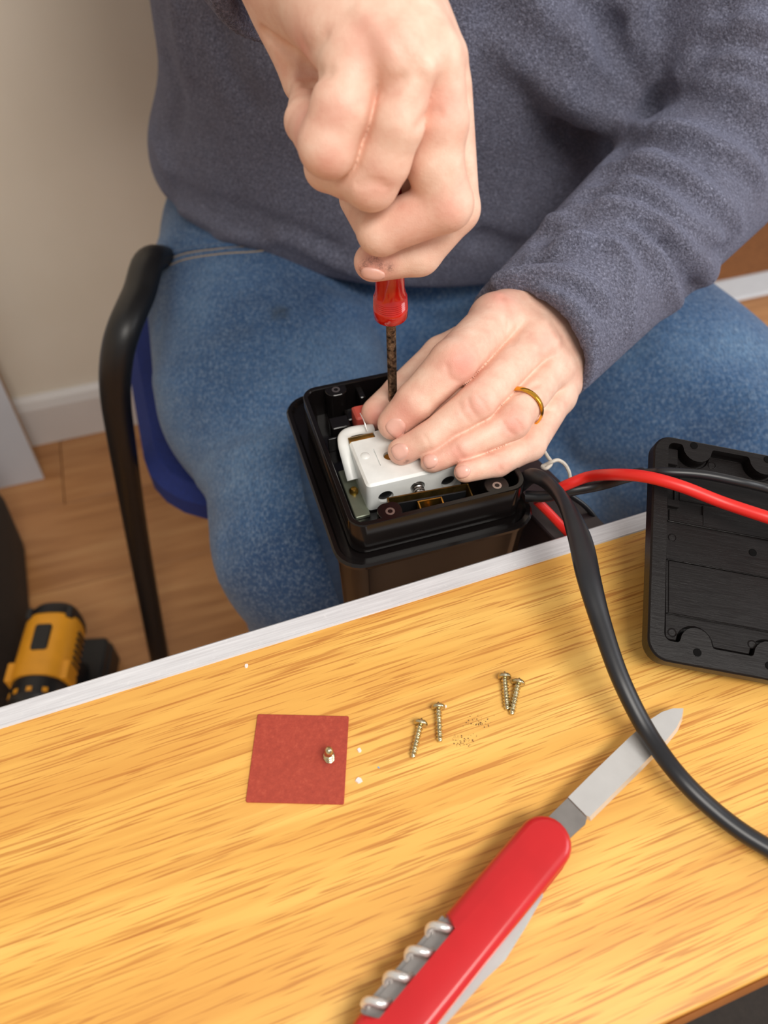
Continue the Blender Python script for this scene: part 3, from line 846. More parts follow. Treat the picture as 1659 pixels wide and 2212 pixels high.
def surf_path(f, pts, lift, sub=6, d0=0.3):
    q = catmull([Vector((x, y, 0)) for x, y in pts], sub); out = []
    for p in q:
        h = f.hit(p.x, p.y, d0)
        if h is not None: out.append(h + f.normal(h) * lift)
    return out
for pts in ([(350, 568), (400, 548), (480, 537), (560, 532), (632, 524)], [(352, 580), (402, 560), (482, 548), (560, 543), (640, 530)]):
    sp = surf_path(FD, pts, 0.0)
    if len(sp) > 3:
        st = mk('stitching', *tube(sp, 0.0007, n=6), M['stitch'], jeans, smooth=True); st.location = (0, 0, 0)
sp = surf_path(FD, [(345, 556), (400, 540), (480, 529), (560, 524), (645, 517)], 0.0)
if len(sp) > 3:
    st = mk('pocket_hem', *tube(sp, 0.0035, 0.0022, n=8), M['denim'], jeans); st.location = (0, 0, 0)
for x, y in ((-0.065, 0.36), (0.33, 0.42)):
    L = []
    for t, wx, hz in ((0, .030, .045), (.05, .042, .075), (.12, .046, .09), (.2, .050, .06), (.26, .045, .05), (.29, .025, .035)):
        yy = y + 0.13 - t
        L.append([(x + wx * cos(a), yy, max(0, 0.5 * hz + 0.5 * hz * sin(a) * 1.0)) for a in [2 * pi * i / 14 for i in range(14)]])
    mk('shoe', *loft(L), M['shoe'], man, world=True)

# gold ring
ra_, rb_ = Vector(pt(fL[2][0])), Vector(pt(fL[2][1]))
rc = ra_.lerp(rb_, 0.74); rax = (rb_ - ra_).normalized()
RR = rr(fL[2][0]) * 0.26 + rr(fL[2][1]) * 0.74 + 0.0008
vf = lathe([(RR, -.0016), (RR + .0010, -.0013), (RR + .0013, 0), (RR + .0010, .0013), (RR, .0016), (RR - .0004, 0), (RR, -.0016)], 40, None, False)
go = mk('wedding_ring', *vf, M['gold']); go.matrix_world = frame(rc, rax)
tag(go, 'plain gold ring worn on the ring finger', 'ring')

# ------------------------------------------------------------------ chair
ch = thing('visitor_chair', 'black framed armchair with blue upholstered seat', 'chair', (0.01, 0.80, 0), RW)
CMI = (Matrix.Translation((0.01, 0.80, 0)) @ Matrix.Rotation(RW, 4, 'Z')).inverted()
armw = [Vector((-0.20, 0.84, 0.50)), Vector((-0.215, 0.76, 0.575)), PZ(334, 556, .650), PZ(300, 635, .646), PZ(268, 710, .636), PZ(252, 775, .612), PZ(249, 850, .57), PZ(262, 950, .50), PZ(300, 1180, .27), PZ(348, 1440, 0)]
arml = [CMI @ p for p in armw]
cx = 0.318 + (arml[4].x + arml[5].x) / 2
for s in (1, -1):
    pp = [Vector((p.x if s == 1 else (2 * cx - p.x), p.y, p.z)) for p in arml]
    if s == -1: pp = pp[:6] + [Vector((q.x - 0.16 * (k + 1) / 4, q.y + 0.02 * (k + 1), q.z)) for k, q in enumerate(pp[6:])]
    mk('arm_frame', *tube(catmull(pp, 6), 0.0155, 0.012, 14), M['blackmetal'], ch)
xl, xr = arml[2].x, 2 * cx - arml[2].x
mk('seat', *rprism(-0.325, 2 * cx + 0.325, -0.225, 0.24, 0.10, 0.425, 0.475, 0.014), M['bluefab'], ch)
mk('seat_shell', *rprism(-0.30, 2 * cx + 0.30, -0.20, 0.22, 0.09, 0.412, 0.426, 0.003), M['blackmetal'], ch)
Mb = Matrix.Translation((0, 0.26, 0.0)) @ Matrix.Rotation(radians(80), 4, 'X')
mk('backrest', *xf(rprism(xl + 0.07, xr - 0.07, 0.62, 0.95, 0.06, -0.025, 0.015, 0.01), Mb), M['bluefab'], ch)
for x in (xl + 0.10, xr - 0.10):
    yb = arml[0].y + 0.06
    mk('rear_leg', *tube(catmull([Vector((x, yb - 0.02, 0.60)), Vector((x, yb + 0.02, 0.45)), Vector((x, yb + 0.07, 0.25)), Vector((x, yb + 0.12, 0.0))], 5), 0.0135, 0.011, 12), M['blackmetal'], ch)
    mk('back_post', *tube([Vector((x * 0.85 + 0.15 * cx, 0.235, 0.43)), Vector((x * 0.85 + 0.15 * cx, 0.26, 0.93))], 0.010, n=10), M['blackmetal'], ch)
for y in (-0.10, 0.15):
    mk('seat_rail', *tube([Vector((xl - 0.02, y, 0.405)), Vector((xr + 0.02, y, 0.405))], 0.010, n=10), M['blackmetal'], ch)

# ------------------------------------------------------------------ fuse box on the lap
BP = PZ(775, 1140, 0.745); BRZ = radians(17.5)
bx = thing('fuse_box', 'open black moulded fuse box with stepped base resting on the lap', 'fuse box', (BP.x, BP.y, 0.635), BRZ)
Z0 = 0.745 - 0.635      # rim height above the thing's base
BW, BD = 0.099, 0.117
def tray(x0, x1, y0, y1, r, z0, z1, t, zf, taper=0.0, bead=0.0):
    L = [rrect(x0 + taper, x1 - taper, y0 + taper, y1 - taper, r, z0), rrect(x0, x1, y0, y1, r, z1 - 0.0008 - bead)]
    if bead:
        L += [rrect(x0 - bead, x1 + bead, y0 - bead, y1 + bead, r + bead, z1 - bead), rrect(x0 - bead, x1 + bead, y0 - bead, y1 + bead, r + bead, z1 - 0.0006)]
    L += [rrect(x0 + 0.0004, x1 - 0.0004, y0 + 0.0004, y1 - 0.0004, r, z1)]
    L += [rrect(x0 + t, x1 - t, y0 + t, y1 - t, max(r - t, 0.001), z1), rrect(x0 + t + 0.0004, x1 - t - 0.0004, y0 + t + 0.0004, y1 - t - 0.0004, max(r - t, 0.001), z1 - 0.0006), rrect(x0 + t + .001, x1 - t - .001, y0 + t + .001, y1 - t - .001, max(r - t, 0.001), zf)]
    return loft(L)
mk('upper_tray', *tray(-0.004, BW, 0, BD, 0.009, Z0 - 0.024, Z0, 0.0028, Z0 - 0.021, 0.0005), M['bake'], bx, angle=30)
lw0, lw1, ld0, ld1 = -0.0115, BW + 0.006, -0.006, BD + 0.021
low = loft([rrect(lw0 + .006, lw1 - .006, ld0 + .006, ld1 - .006, .012, 0), rrect(lw0 + .003, lw1 - .003, ld0 + .003, ld1 - .003, .014, 0.004),
            rrect(lw0, lw1, ld0, ld1, .015, Z0 - 0.030), rrect(lw0 - .0015, lw1 + .0015, ld0 - .0015, ld1 + .0015, .016, Z0 - 0.029),
            rrect(lw0 - .0018, lw1 + .0018, ld0 - .0018, ld1 + .0018, .016, Z0 - 0.0265), rrect(lw0 - .0008, lw1 + .0008, ld0 - .0008, ld1 + .0008, .0155, Z0 - 0.0248),
            rrect(lw0 + .0015, lw1 - .0015, ld0 + .0015, ld1 - .0015, .014, Z0 - 0.0248), rrect(lw0 + .003, lw1 - .003, ld0 + .003, ld1 - .003, .013, Z0 - 0.027)])
mk('lower_base', *low, M['bake'], bx, angle=30)
zf = Z0 - 0.021
def boss(cx, cy, ex, ey):
    return join(rprism(cx - 0.0068, cx + 0.0068, cy - 0.0052, cy + 0.0065, 0.0050, zf, Z0 - 0.0004, 0.0003))
for i, (x, y) in enumerate(((0.0195, 0.0062), (0.082, 0.0062), (0.0175, BD - 0.0062), (0.082, BD - 0.0062))):
    b_ = mk('screw_boss', *boss(x, y, 0, 0), M['bake'], bx)
    mk('boss_insert', *lathe([(0.0026, -.002), (0.0026, 0.0004), (0.0014, 0.0004), (0.0013, -0.003)], 16, Matrix.Translation((x, y, Z0 - 0.0007))), M['dullsteel'], b_)
# left mounting plate with a brass screw
mp = mk('mounting_plate', *rprism(0.004, 0.013, 0.022, 0.060, 0.001, zf, zf + 0.0025, 0.0004, 2), M['zincplate'], bx)
mk('plate_screw', *lathe([(0.0, .0045), (0.0016, .0042), (0.0026, .003), (0.0028, .002), (0.0028, .0)], 14, Matrix.Translation((0.0085, 0.041, zf + 0.0015))), M['brass'], mp)
# moulded lugs and ribs inside, at the back
for x, y, w_, d_, h_ in ((0.008, 0.086, 0.012, 0.010, 0.012), (0.020, 0.094, 0.012, 0.010, 0.009), (0.031, 0.104, 0.004, 0.012, 0.016), (0.056, 0.108, 0.003, 0.006, 0.017)):
    mk('rib', *rprism(x, x + w_, y, y + d_, 0.001, zf, zf + h_, 0.0005, 2), M['bake'], bx)
mk('cross_wall', *rprism(0.0035, 0.045, 0.079, 0.0805, 0.0006, zf, zf + 0.011, 0.0003, 2), M['bake'], bx)
mk('terminal_screw', *lathe([(0.0, .004), (0.003, .0036), (0.0038, .002), (0.0038, 0)], 14, Matrix.Translation((0.0165, 0.076, zf + 0.008))), M['dullsteel'], bx)

# porcelain fuse carrier
fc = thing('fuse_carrier', 'white porcelain fuse carrier block seated inside the black box', 'fuse carrier', tuple(Matrix.Translation((BP.x, BP.y, 0.635)) @ Matrix.Rotation(BRZ, 4, 'Z') @ Vector((0.0122, 0.0255, zf)))[:3], BRZ)
CW, CD, CH = 0.058, 0.042, 0.0225
HOLES = ((0.0110, 0.0062, 0.0046), (0.0300, 0.0082, 0.0044), (0.0490, 0.0062, 0.0046))
Mt = Matrix.Shear('XY', 4, (0, 0))
blk = bmesh.new()
vv, ff = rprism(0, CW, 0, CD, 0.0028, 0.0, CH, 0.0014)
bvs = [blk.verts.new(v) for v in vv]
for f in ff: blk.faces.new([bvs[i] for i in f])
bmesh.ops.recalc_face_normals(blk, faces=blk.faces)
me = bpy.data.meshes.new('porcelain_body'); blk.to_mesh(me); blk.free(); me.materials.append(M['ceramic'])
cb = bpy.data.objects.new('porcelain_body', me); col.objects.link(cb); cb.parent = fc
cut_parts = []
for x, z, r in HOLES:
    cut_parts.append(lathe([(r, -0.004), (r, 0.014)], 24, Matrix.Translation((x, 0, z + 0.004)) @ Matrix.Rotation(radians(-90), 4, 'X')))
cut_parts.append(lathe([(0.0034, -0.004), (0.0034, 0.01)], 20, Matrix.Translation((0.0190, 0.0190, CH - 0.005))))
cut_parts.append(rprism(0.0115, 0.0121, 0.013, 0.027, 0.0002, CH - 0.0008, CH + 0.003, 0.0001, 1))
cut_parts.append(rprism(-0.002, 0.016, CD - 0.006, CD + 0.002, 0.0002, CH - 0.005, CH + 0.003, 0.0001, 1))
cut_parts.append(rprism(0.020, 0.040, CD - 0.006, CD + 0.002, 0.0002, CH - 0.012, CH + 0.003, 0.0001, 1))
cv, cf = join(*cut_parts)
# boolean through a temporary cutter, applied here so that no helper stays in the scene
cme = bpy.data.meshes.new('cutter'); cme.from_pydata([tuple(v) for v in cv], [], cf); cme.update()
bmc = bmesh.new(); bmc.from_mesh(cme); bmesh.ops.recalc_face_normals(bmc, faces=bmc.faces); bmc.to_mesh(cme); bmc.free()
cob = bpy.data.objects.new('cutter', cme); col.objects.link(cob); cob.parent = fc
bo = cb.modifiers.new('holes', 'BOOLEAN'); bo.object = cob; bo.operation = 'DIFFERENCE'; bo.solver = 'EXACT'
bpy.context.view_layer.update()
dg = bpy.context.evaluated_depsgraph_get()
nm = bpy.data.meshes.new_from_object(cb.evaluated_get(dg)); cb.modifiers.clear(); cb.data = nm
finish(nm, True, 30)
bpy.data.objects.remove(cob)
for x, z, r in HOLES[::2]:
    mk('terminal_tube', *lathe([(r - .0004, 0.002), (r - .0004, 0.0125), (0.001, 0.0125), (0.001, 0.004), (r - .0014, 0.002)], 20, Matrix.Translation((x, 0.0, z + 0.004)) @ Matrix.Rotation(radians(-90), 4, 'X')), M['toolblack'], fc)
hx = [Vector((0.030 + 0.0026 * cos(t), -0.006 + t * 0.00032, 0.0120 + 0.0026 * sin(t))) for t in [i * 0.35 for i in range(130)]]
mk('spring', *tube(hx, 0.0006, n=6, up=Vector((0, 1, 0))), M['dullsteel'], fc)
mk('dimple', *lathe([(0.0, .0009), (0.0015, .0008), (0.0026, .0003), (0.003, -0.0003)], 20, Matrix.Translation((0.0058, 0.0230, CH))), M['ceramic'], fc)
mk('fixing_screw', *lathe([(0.0, 0), (0.003, 0), (0.003, -.003)], 18, Matrix.Translation((0.0190, 0.0190, CH - 0.0015))), M['brass'], fc)
sl = [[(x, CD - 0.0055 + 0.0045 * cos(a) * 0.9 + 0.002, CH - 0.0042 + 0.004 * sin(a)) for a in [pi * i / 8 for i in range(9)]] for x in (0.0005, 0.0155)]
mk('brass_strip', *loft(sl), M['brass'], fc)
wl = catmull([Vector((-0.0028, 0.020, 0.008)), Vector((-0.003, 0.029, 0.0145)), Vector((-0.0028, 0.038, 0.0195)), Vector((-0.0005, 0.0445, 0.0205)), Vector((0.006, 0.0470, 0.020)), Vector((0.018, 0.0475, 0.018))], 6)
mk('insulating_sleeve', *tube(wl, 0.0034, 0.0022, 10), M['ceramic'], fc)
fw = [Vector((0.013, 0.043, CH - 0.001)), Vector((0.0125, 0.048, CH + 0.003)), Vector((0.012, 0.054, CH + 0.004))]
mk('fuse_wire', *tube(catmull(fw, 5), 0.0003, n=6), M['steel'], fc)
rb2 = mk('fibre_block', *rprism(0.0, 0.028, 0, 0.012, 0.0015, 0, 0.016, 0.0012), M['redblock'])
rb2.matrix_world = Matrix.Translation((BP.x, BP.y, 0.635)) @ Matrix.Rotation(BRZ, 4, 'Z') @ Matrix.Translation((0.0225, 0.082, zf + 0.004))
rb2.parent = bx; rb2.matrix_parent_inverse = (Matrix.Translation((BP.x, BP.y, 0.635)) @ Matrix.Rotation(BRZ, 4, 'Z')).inverted()
# brass cable bracket at the front
br = thing('cable_clamp', 'tarnished brass cable clamp bracket between the two front bosses', 'bracket', tuple(Matrix.Translation((BP.x, BP.y, 0.635)) @ Matrix.Rotation(BRZ, 4, 'Z') @ Vector((0.0205, 0.0075, zf)))[:3], BRZ - radians(4))
mk('channel', *join(box(0, 0.047, 0.0095, 0.0103, 0, 0.0185), box(0, 0.0008, 0.001, 0.0100, 0, 0.0182), box(0.0462, 0.047, 0.001, 0.0100, 0, 0.0182), box(0, 0.05, 0.001, 0.010, 0, 0.001)), M['darkbrass'], br, smooth=False)
mk('liner', *rprism(0.002, 0.045, 0.0062, 0.0072, 0.0004, 0.001, 0.0165, 0.0002, 1), M['toolblack'], br)
mk('saddle', *join(box(0.016, 0.030, 0.004, 0.0048, 0, 0.0175), box(0.016, 0.0168, -0.002, 0.0045, 0, 0.0178), box(0.0292, 0.030, -0.002, 0.0045, 0, 0.0178)), M['brass'], br, smooth=False)
mk('clamp_screw', *lathe([(0.0, .0045), (0.002, .004), (0.003, .0025), (0.003, 0)], 12, Matrix.Translation((0.023, 0.0012, 0.0095)) @ Matrix.Rotation(radians(25), 4, 'X')), M['brass'], br)

# ------------------------------------------------------------------ screwdriver
tipp = Vector((0.0055, 0.345, 0.738))
S0 = PZ(849, 890, 0.742); d_top = P(844, 683, 0.4105)
ax = (d_top - S0).normalized(); LS = (d_top - S0).length
sd = thing('screwdriver', 'small screwdriver with translucent red handle and tarnished shaft', 'screwdriver', S0)
Ms = frame((0, 0, 0), ax)
mk('shaft', *lathe([(0.0008, -0.006), (0.0024, -0.002), (0.0027, 0.004), (0.0027, LS + 0.004)], 16, Ms), M['rust'], sd)
hp = [(0.0028, LS), (0.0084, LS), (0.0091, LS + .0008), (0.0093, LS + .006)]
for i in range(6): hp += [(0.0092 - 0.00005 * i, LS + .007 + i * .0012), (0.0088 - 0.00005 * i, LS + .0076 + i * .0012)]
hp += [(0.0082, LS + .0155), (0.0076, LS + .018), (0.0074, LS + .026), (0.0080, LS + .034), (0.0092, LS + .045), (0.0095, LS + .075), (0.0085, LS + .092), (0.005, LS + .0975), (0.0005, LS + .0985)]
mk('handle', *lathe(hp, 28, Ms), M['drv'], sd, angle=50)

# ------------------------------------------------------------------ box cover propped on the table
yaw, tilt, roll = radians(-7.54), radians(17.06), radians(-7.49)
c0 = P(1399, 1405, 0.363)
cxd = Vector((cos(yaw) * cos(roll), sin(yaw) * cos(roll), sin(roll)))
cyd = Vector((-sin(yaw) * cos(tilt), cos(yaw) * cos(tilt), sin(tilt))); cyd = (cyd - cxd * cyd.dot(cxd)).normalized()
czd = cxd.cross(cyd)
CMM = Matrix((cxd, cyd, czd)).transposed().to_4x4(); CMM.translation = c0
cv_ = thing('fuse_box_cover', 'upturned black plastic box cover with screw lobes propped at the table edge', 'cover', c0)
cv_.matrix_world = CMM
CWD, CY0, CY1 = 0.083, -0.0035, 0.118
T = 0.0095; DP = 0.0065
def lobed(x0, x1, y0, y1, r, z):
    pts = []
    def arc(cx, cy, rad, a0, a1, n=7):
        for i in range(n):
            t = radians(a0 + (a1 - a0) * i / (n - 1)); pts.append((cx + rad * cos(t), cy + rad * sin(t), z))
    lx = (0.0235, CWD - 0.0235); lr = 0.0078
    arc(x0 + r, y0 + r, r, 180, 270, 6)
    for cx in lx:
        arc(cx - lr - 0.0015, y0 + 0.0015, 0.0015, -90, 0, 4); arc(cx, y0 + 0.001, lr - 0.0001, 175, 5, 11); arc(cx + lr + 0.0015, y0 + 0.0015, 0.0015, 180, 270, 4)
    arc(x1 - r, y0 + r, r, -90, 0, 6)
    arc(x1 - r, y1 - r, r, 0, 90, 6)
    for cx in lx[::-1]:
        arc(cx + lr + 0.0015, y1 - 0.0015, 0.0015, 90, 180, 4); arc(cx, y1 - 0.001, lr - 0.0001, -5, -175, 11); arc(cx - lr - 0.0015, y1 - 0.0015, 0.0015, 0, 90, 4)
    arc(x0 + r, y1 - r, r, 90, 180, 6)
    return pts
bmv = bmesh.new()
def ringv(pts): return [bmv.verts.new(p) for p in pts]
def edges(vs): return [bmv.edges.new((a, b)) for a, b in zip(vs, vs[1:] + vs[:1])]
def strip(A_, B_):
    n = len(A_)
    for i in range(n): bmv.faces.new((A_[i], A_[(i + 1) % n], B_[(i + 1) % n], B_[i]))
o0 = ringv(rrect(.004, CWD - .004, CY0 + .004, CY1 - .004, .007, -T - 0.001, 8)); o1 = ringv(rrect(0, CWD, CY0, CY1, .010, -T + 0.002, 8))
o2 = ringv(rrect(0, CWD, CY0, CY1, .010, -0.0008, 8)); o3 = ringv(rrect(.0008, CWD - .0008, CY0 + .0008, CY1 - .0008, .0095, 0, 8))
strip(o0, o1); strip(o1, o2); strip(o2, o3); bmv.faces.new(o0)
lp = lobed(0.0078, CWD - 0.0078, 0.0066, 0.1145, 0.0035, 0)
i0 = ringv(lp); cen_ = Vector((CWD / 2, 0.06, 0))
def inset(pts, d):
    out = []; n = len(pts)
    for i in range(n):
        a, b, c = Vector(pts[i - 1][:2]), Vector(pts[i][:2]), Vector(pts[(i + 1) % n][:2])
        t = (c - a).normalized(); out.append((b.x - t.y * d, b.y + t.x * d))
    return out
def fz(y): return -(0.0016 + 0.0046 * max(0, y) / 0.118)
ip = inset(lp, 0.0012); ip2 = inset(lp, 0.0016)
i1 = ringv([(x, y, -0.0006) for x, y, z in lp]); i2 = ringv([(x, y, -DP - 0.001) for x, y, z in lp])
i3 = ringv([(x, y, -DP - 0.001) for x, y in ip]); i4 = ringv([(x, y, fz(y) - 0.0004) for x, y in ip]); i5 = ringv([(x, y, fz(y)) for x, y in ip2])
strip(i0, i1); strip(i1, i2); strip(i2, i3); strip(i3, i4); strip(i4, i5)
from mathutils.geometry import tessellate_polygon
for tri in tessellate_polygon([[v.co.copy() for v in i5]]): bmv.faces.new([i5[k] for k in tri])
from mathutils.geometry import tessellate_polygon
allv = o3 + i0
for tri in tessellate_polygon([[v.co.copy() for v in o3], [v.co.copy() for v in i0]]):
    try: bmv.faces.new([allv[k] for k in tri])
    except ValueError: pass
bmesh.ops.recalc_face_normals(bmv, faces=bmv.faces)
cme_ = bpy.data.meshes.new('cover_shell'); bmv.to_mesh(cme_); bmv.free(); finish(cme_, True, 30); cme_.materials.append(M['cover'])
co_ = bpy.data.objects.new('cover_shell', cme_); col.objects.link(co_); co_.parent = cv_
def flat(name, x0, x1, y0, y1, h, mat=None, r=0.0004):
    v, f = rprism(x0, x1, y0, y1, r, -0.0006, h, 0.0002, 2)
    return mk(name, [(x, y, z + fz(y)) for x, y, z in v], f, mat or M['cover'], cv_)
flat('inner_panel', 0.0105, CWD - 0.0105, 0.0212, 0.0488, 0.0004)
flat('inner_panel', 0.0105, CWD - 0.0105, 0.0710, 0.0775, 0.0007)
flat('inner_panel', 0.0160, CWD - 0.0160, 0.0840, 0.1040, 0.0005)
for y in (0.0706, 0.0492, 0.0208): flat('rib', 0.0096, CWD - 0.0096, y - 0.0003, y + 0.0003, 0.0010, None, 0.0002)
for x, ya, yb_ in ((0.0134, 0.083, 0.102), (0.0285, 0.071, 0.083)): flat('rib', x - 0.0003, x + 0.0003, ya, yb_, 0.0010, None, 0.0002)
flat('tab', 0.0085, 0.0150, 0.0782, 0.0822, 0.0030)
flat('corner_block', 0.0085, 0.0142, 0.1030, 0.1125, 0.0030)
for x, y in ((0.0125, 0.0617), (0.0125, 0.0115), (0.034, 0.1085), (0.052, 0.0130)):
    mk('ejector_mark', *lathe([(0.0022, -.0010), (0.0022, .0002), (0.0019, .0004), (0.0016, .0001), (0.0002, .0001)], 20, Matrix.Translation((x, y, fz(y)))), M['cover'], cv_)
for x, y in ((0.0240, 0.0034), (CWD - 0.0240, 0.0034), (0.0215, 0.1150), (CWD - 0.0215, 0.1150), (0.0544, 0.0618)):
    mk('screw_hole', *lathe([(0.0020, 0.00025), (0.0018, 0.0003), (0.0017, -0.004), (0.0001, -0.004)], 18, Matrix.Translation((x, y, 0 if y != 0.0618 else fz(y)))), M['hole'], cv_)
inv = CMM.inverted()
LL = [rrect(0.010, CWD - 0.010, 0.004, 0.088, 0.010, -T)]
low_ = []
for (x, y, z) in rrect(0.014, CWD - 0.014, 0.008, 0.080, 0.010, 0):
    p = CMM @ Vector((x, y, -T)); p.z = TT; q = inv @ p
    low_.append((x, y, min(q.z, -T - 0.0005)))
LL.append(low_)
mk('domed_front', *loft(LL), M['cover'], cv_)

# ------------------------------------------------------------------ cables
fcab = catmull([P(1120, 1050, .448), P(1150, 1028, .432), P(1185, 1045, .4245), P(1222, 1090, .4066), P(1252, 1160, .389), P(1272, 1250, .372), P(1300, 1350, .3616), P(1340, 1465, .3515), P(1398, 1580, .3445), P(1470, 1680, .332), P(1560, 1765, .326), P(1660, 1832, .321), P(1800, 1900, .317), TMX @ Vector((.20, -.203, TT + .006)), TMX @ Vector((.30, -.180, TT + .006)), TMX @ Vector((.50, -.150, TT + .006)), TMX @ Vector((.73, -.13, TT + .006))], 8)
tg = [p for p in fcab]
for p in tg:
    zmin = TT + 0.0045
    if (TMX.inverted() @ p).y < 0.004 and p.z < zmin: p.z = zmin
o = mk('flat_cable', *tube(tg, lambda t: 0.0046 + 0.0026 * math.exp(-((t - 0.27) / 0.098) ** 2), lambda t: 0.0038, 16, up=Vector((0.3, -0.6, 0.7)), twist=lambda t: 1.1 * max(0, 1 - abs(t - 0.08) / 0.16) + 0.9 * min(0.4, max(0, (t - 0.4))) * 2.4), M['cable'])
tag(o, 'thick black flat cable curving from the box across the table', 'cable')
pr = []
for k, (x, y) in enumerate([(1157, 1034), (1160, 1038), (1164, 1040), (1170, 1046), (1174, 1052), (1178, 1058), (1183, 1064)]):
    pass
rw_ = catmull([P(1195, 1062, .440), P(1230, 1045, .434), P(1275, 1029, .428), P(1330, 1025, .404), P(1395, 1030, .391), P(1470, 1050, .385), P(1560, 1085, .384), P(1659, 1118, .378), P(1760, 1150, .374), P(1900, 1195, .372), PZ(2080, 1250, TT + .004), PZ(2350, 1310, TT + .004)], 8)
o = mk('red_wire', *tube(rw_, 0.0031, n=14), M['redwire']); tag(o, 'bright red insulated wire passing over the black cover', 'wire')
bw_ = catmull([P(1135, 1072, .448), P(1180, 1072, .445), P(1230, 1060, .438), P(1300, 1046, .434), P(1360, 1028, .412), P(1410, 1021, .398), P(1440, 1020, .393), P(1520, 1026, .391), P(1600, 1042, .391), P(1659, 1056, .394), P(1760, 1082, .390), P(1900, 1120, .388), PZ(2080, 1175, TT + .004), PZ(2350, 1230, TT + .004)], 8)
o = mk('black_wire', *tube(bw_, lambda t: 0.0034 if t < .35 else 0.0025, n=14), M['cable']); tag(o, 'thin black wire running beside the red wire', 'wire')
rw2 = catmull([P(1160, 1082, .455), P(1190, 1112, .458), P(1220, 1144, .462), P(1246, 1172, .468), P(1290, 1230, .49)], 8)
o = mk('red_wire', *tube(rw2, 0.0028, n=12), M['redwire']); tag(o, 'short red wire dropping down behind the flat cable', 'wire')
bc = catmull([P(1225, 1066, .47), P(1262, 1092, .475), P(1290, 1125, .48), P(1312, 1160, .49), P(1330, 1200, .51)], 8)
o = mk('thin_cord', *tube(bc, 0.0017, n=10), M['cable']); tag(o, 'thin black cord hanging between denim and flat cable', 'cord')
sg_ = catmull([P(1172, 968, .468), P(1182, 985, .466), P(1191, 1000, .464), P(1180, 1012, .462), P(1171, 1008, .464), P(1180, 1003, .463), P(1191, 998, .461), P(1205, 994, .462), P(1220, 1003, .464), P(1230, 1022, .466), P(1232, 1046, .468)], 6)
o = mk('string_loop', *tube(sg_, 0.0011, n=8), M['string']); tag(o, 'white string tied in a loop beside the box', 'string')
mp_ = thing('dark_casing', 'dark brown plastic casing tucked behind the box and cables', 'casing', (P(1215, 1080, .475).x, P(1215, 1080, .475).y, 0.635), BRZ + radians(14))
PM = (Matrix.Translation(mp_.location) @ Matrix.Rotation(BRZ + radians(14), 4, 'Z')).inverted()
mk('casing_body', *rprism(-0.018, 0.014, -0.030, 0.055, 0.003, 0.0, 0.058, 0.0015), M['plum'], mp_)
mk('casing_lip', *rprism(-0.019, 0.0155, -0.031, 0.056, 0.003, 0.058, 0.061, 0.0008), M['plum'], mp_)

# ------------------------------------------------------------------ small things on the table
def screw_mesh(L=0.0165, r=0.00155):
    rows = []; n = 16; pitch = 0.00165
    nz = 84
    for i in range(nz + 1):
        z = L * i / nz; row = []
        for j in range(n):
            a = 2 * pi * j / n; ph = (z / pitch - j / n) % 1.0
            th = max(0, 1 - abs(ph - 0.5) / 0.3)
            env = min(1, (L - z) / 0.0015) * min(1, z / 0.0006)
            rad = (r - 0.00035 + 0.00065 * th * max(env, 0)) * (1 if z < L - 0.0012 else 0.75 + 0.25 * (L - z) / 0.0012)
            row.append((rad * cos(a), rad * sin(a), z))
        rows.append(row)
    return loft(rows)
def head_mesh():
    v, f = lathe([(0.0012, 0), (0.0031, 0), (0.00335, -0.0004), (0.0033, -0.0012), (0.0028, -0.0019), (0.0018, -0.0024), (0.0005, -0.0026)], 24)
    return v, f
def cross_mesh():
    return join(rprism(-0.0017, 0.0017, -0.0004, 0.0004, 0.0001, -0.00275, -0.0018, 0.00005, 1), rprism(-0.0004, 0.0004, -0.0017, 0.0017, 0.0001, -0.00275, -0.0018, 0.00005, 1))
labs = ['yellow zinc screw with tilted head, lying closest to the red card', 'single zinc screw lying straight, between the red card and the screw pair',
        'longer lying screw of the touching pair, against the flat cable side', 'second screw of the touching pair, its head below its partner']
labs[2] = 'paired zinc screw with the higher head, touching its neighbour'
labs[3] = 'paired zinc screw with the lower head, touching its neighbour'
S_pos = [((908, 1566), (892, 1633)), ((947, 1531), (950, 1596)), ((1090, 1465), (1095, 1526)), ((1119, 1478), (1106, 1539))]
proto = None
for (h_, t_), lab in zip(S_pos, labs):
    hp_ = PZ(*h_, TT + 0.0029); tp_ = PZ(*t_, TT + 0.0014)
    zd = (tp_ - hp_).normalized(); Mx = frame(hp_, zd, (0, 0, 1))
    s_ = thing('screw', lab, 'screw', (0, 0, 0), 0, 'loose screws on the table'); s_.matrix_world = Mx
    LSC = 0.0158
    if proto is None:
        a_ = mk('shaft', *screw_mesh(LSC), M['zinc'], s_, angle=60); b_ = mk('head', *head_mesh(), M['zinc'], s_, angle=60); c_ = mk('cross_slot', *cross_mesh(), M['toolblack'], b_)
        proto = (a_.data, b_.data, c_.data)
    else:
        a_ = bpy.data.objects.new('shaft', proto[0]); b_ = bpy.data.objects.new('head', proto[1]); c_ = bpy.data.objects.new('cross_slot', proto[2])
        for o in (a_, b_, c_): col.objects.link(o)
        a_.parent = s_; b_.parent = s_; c_.parent = b_

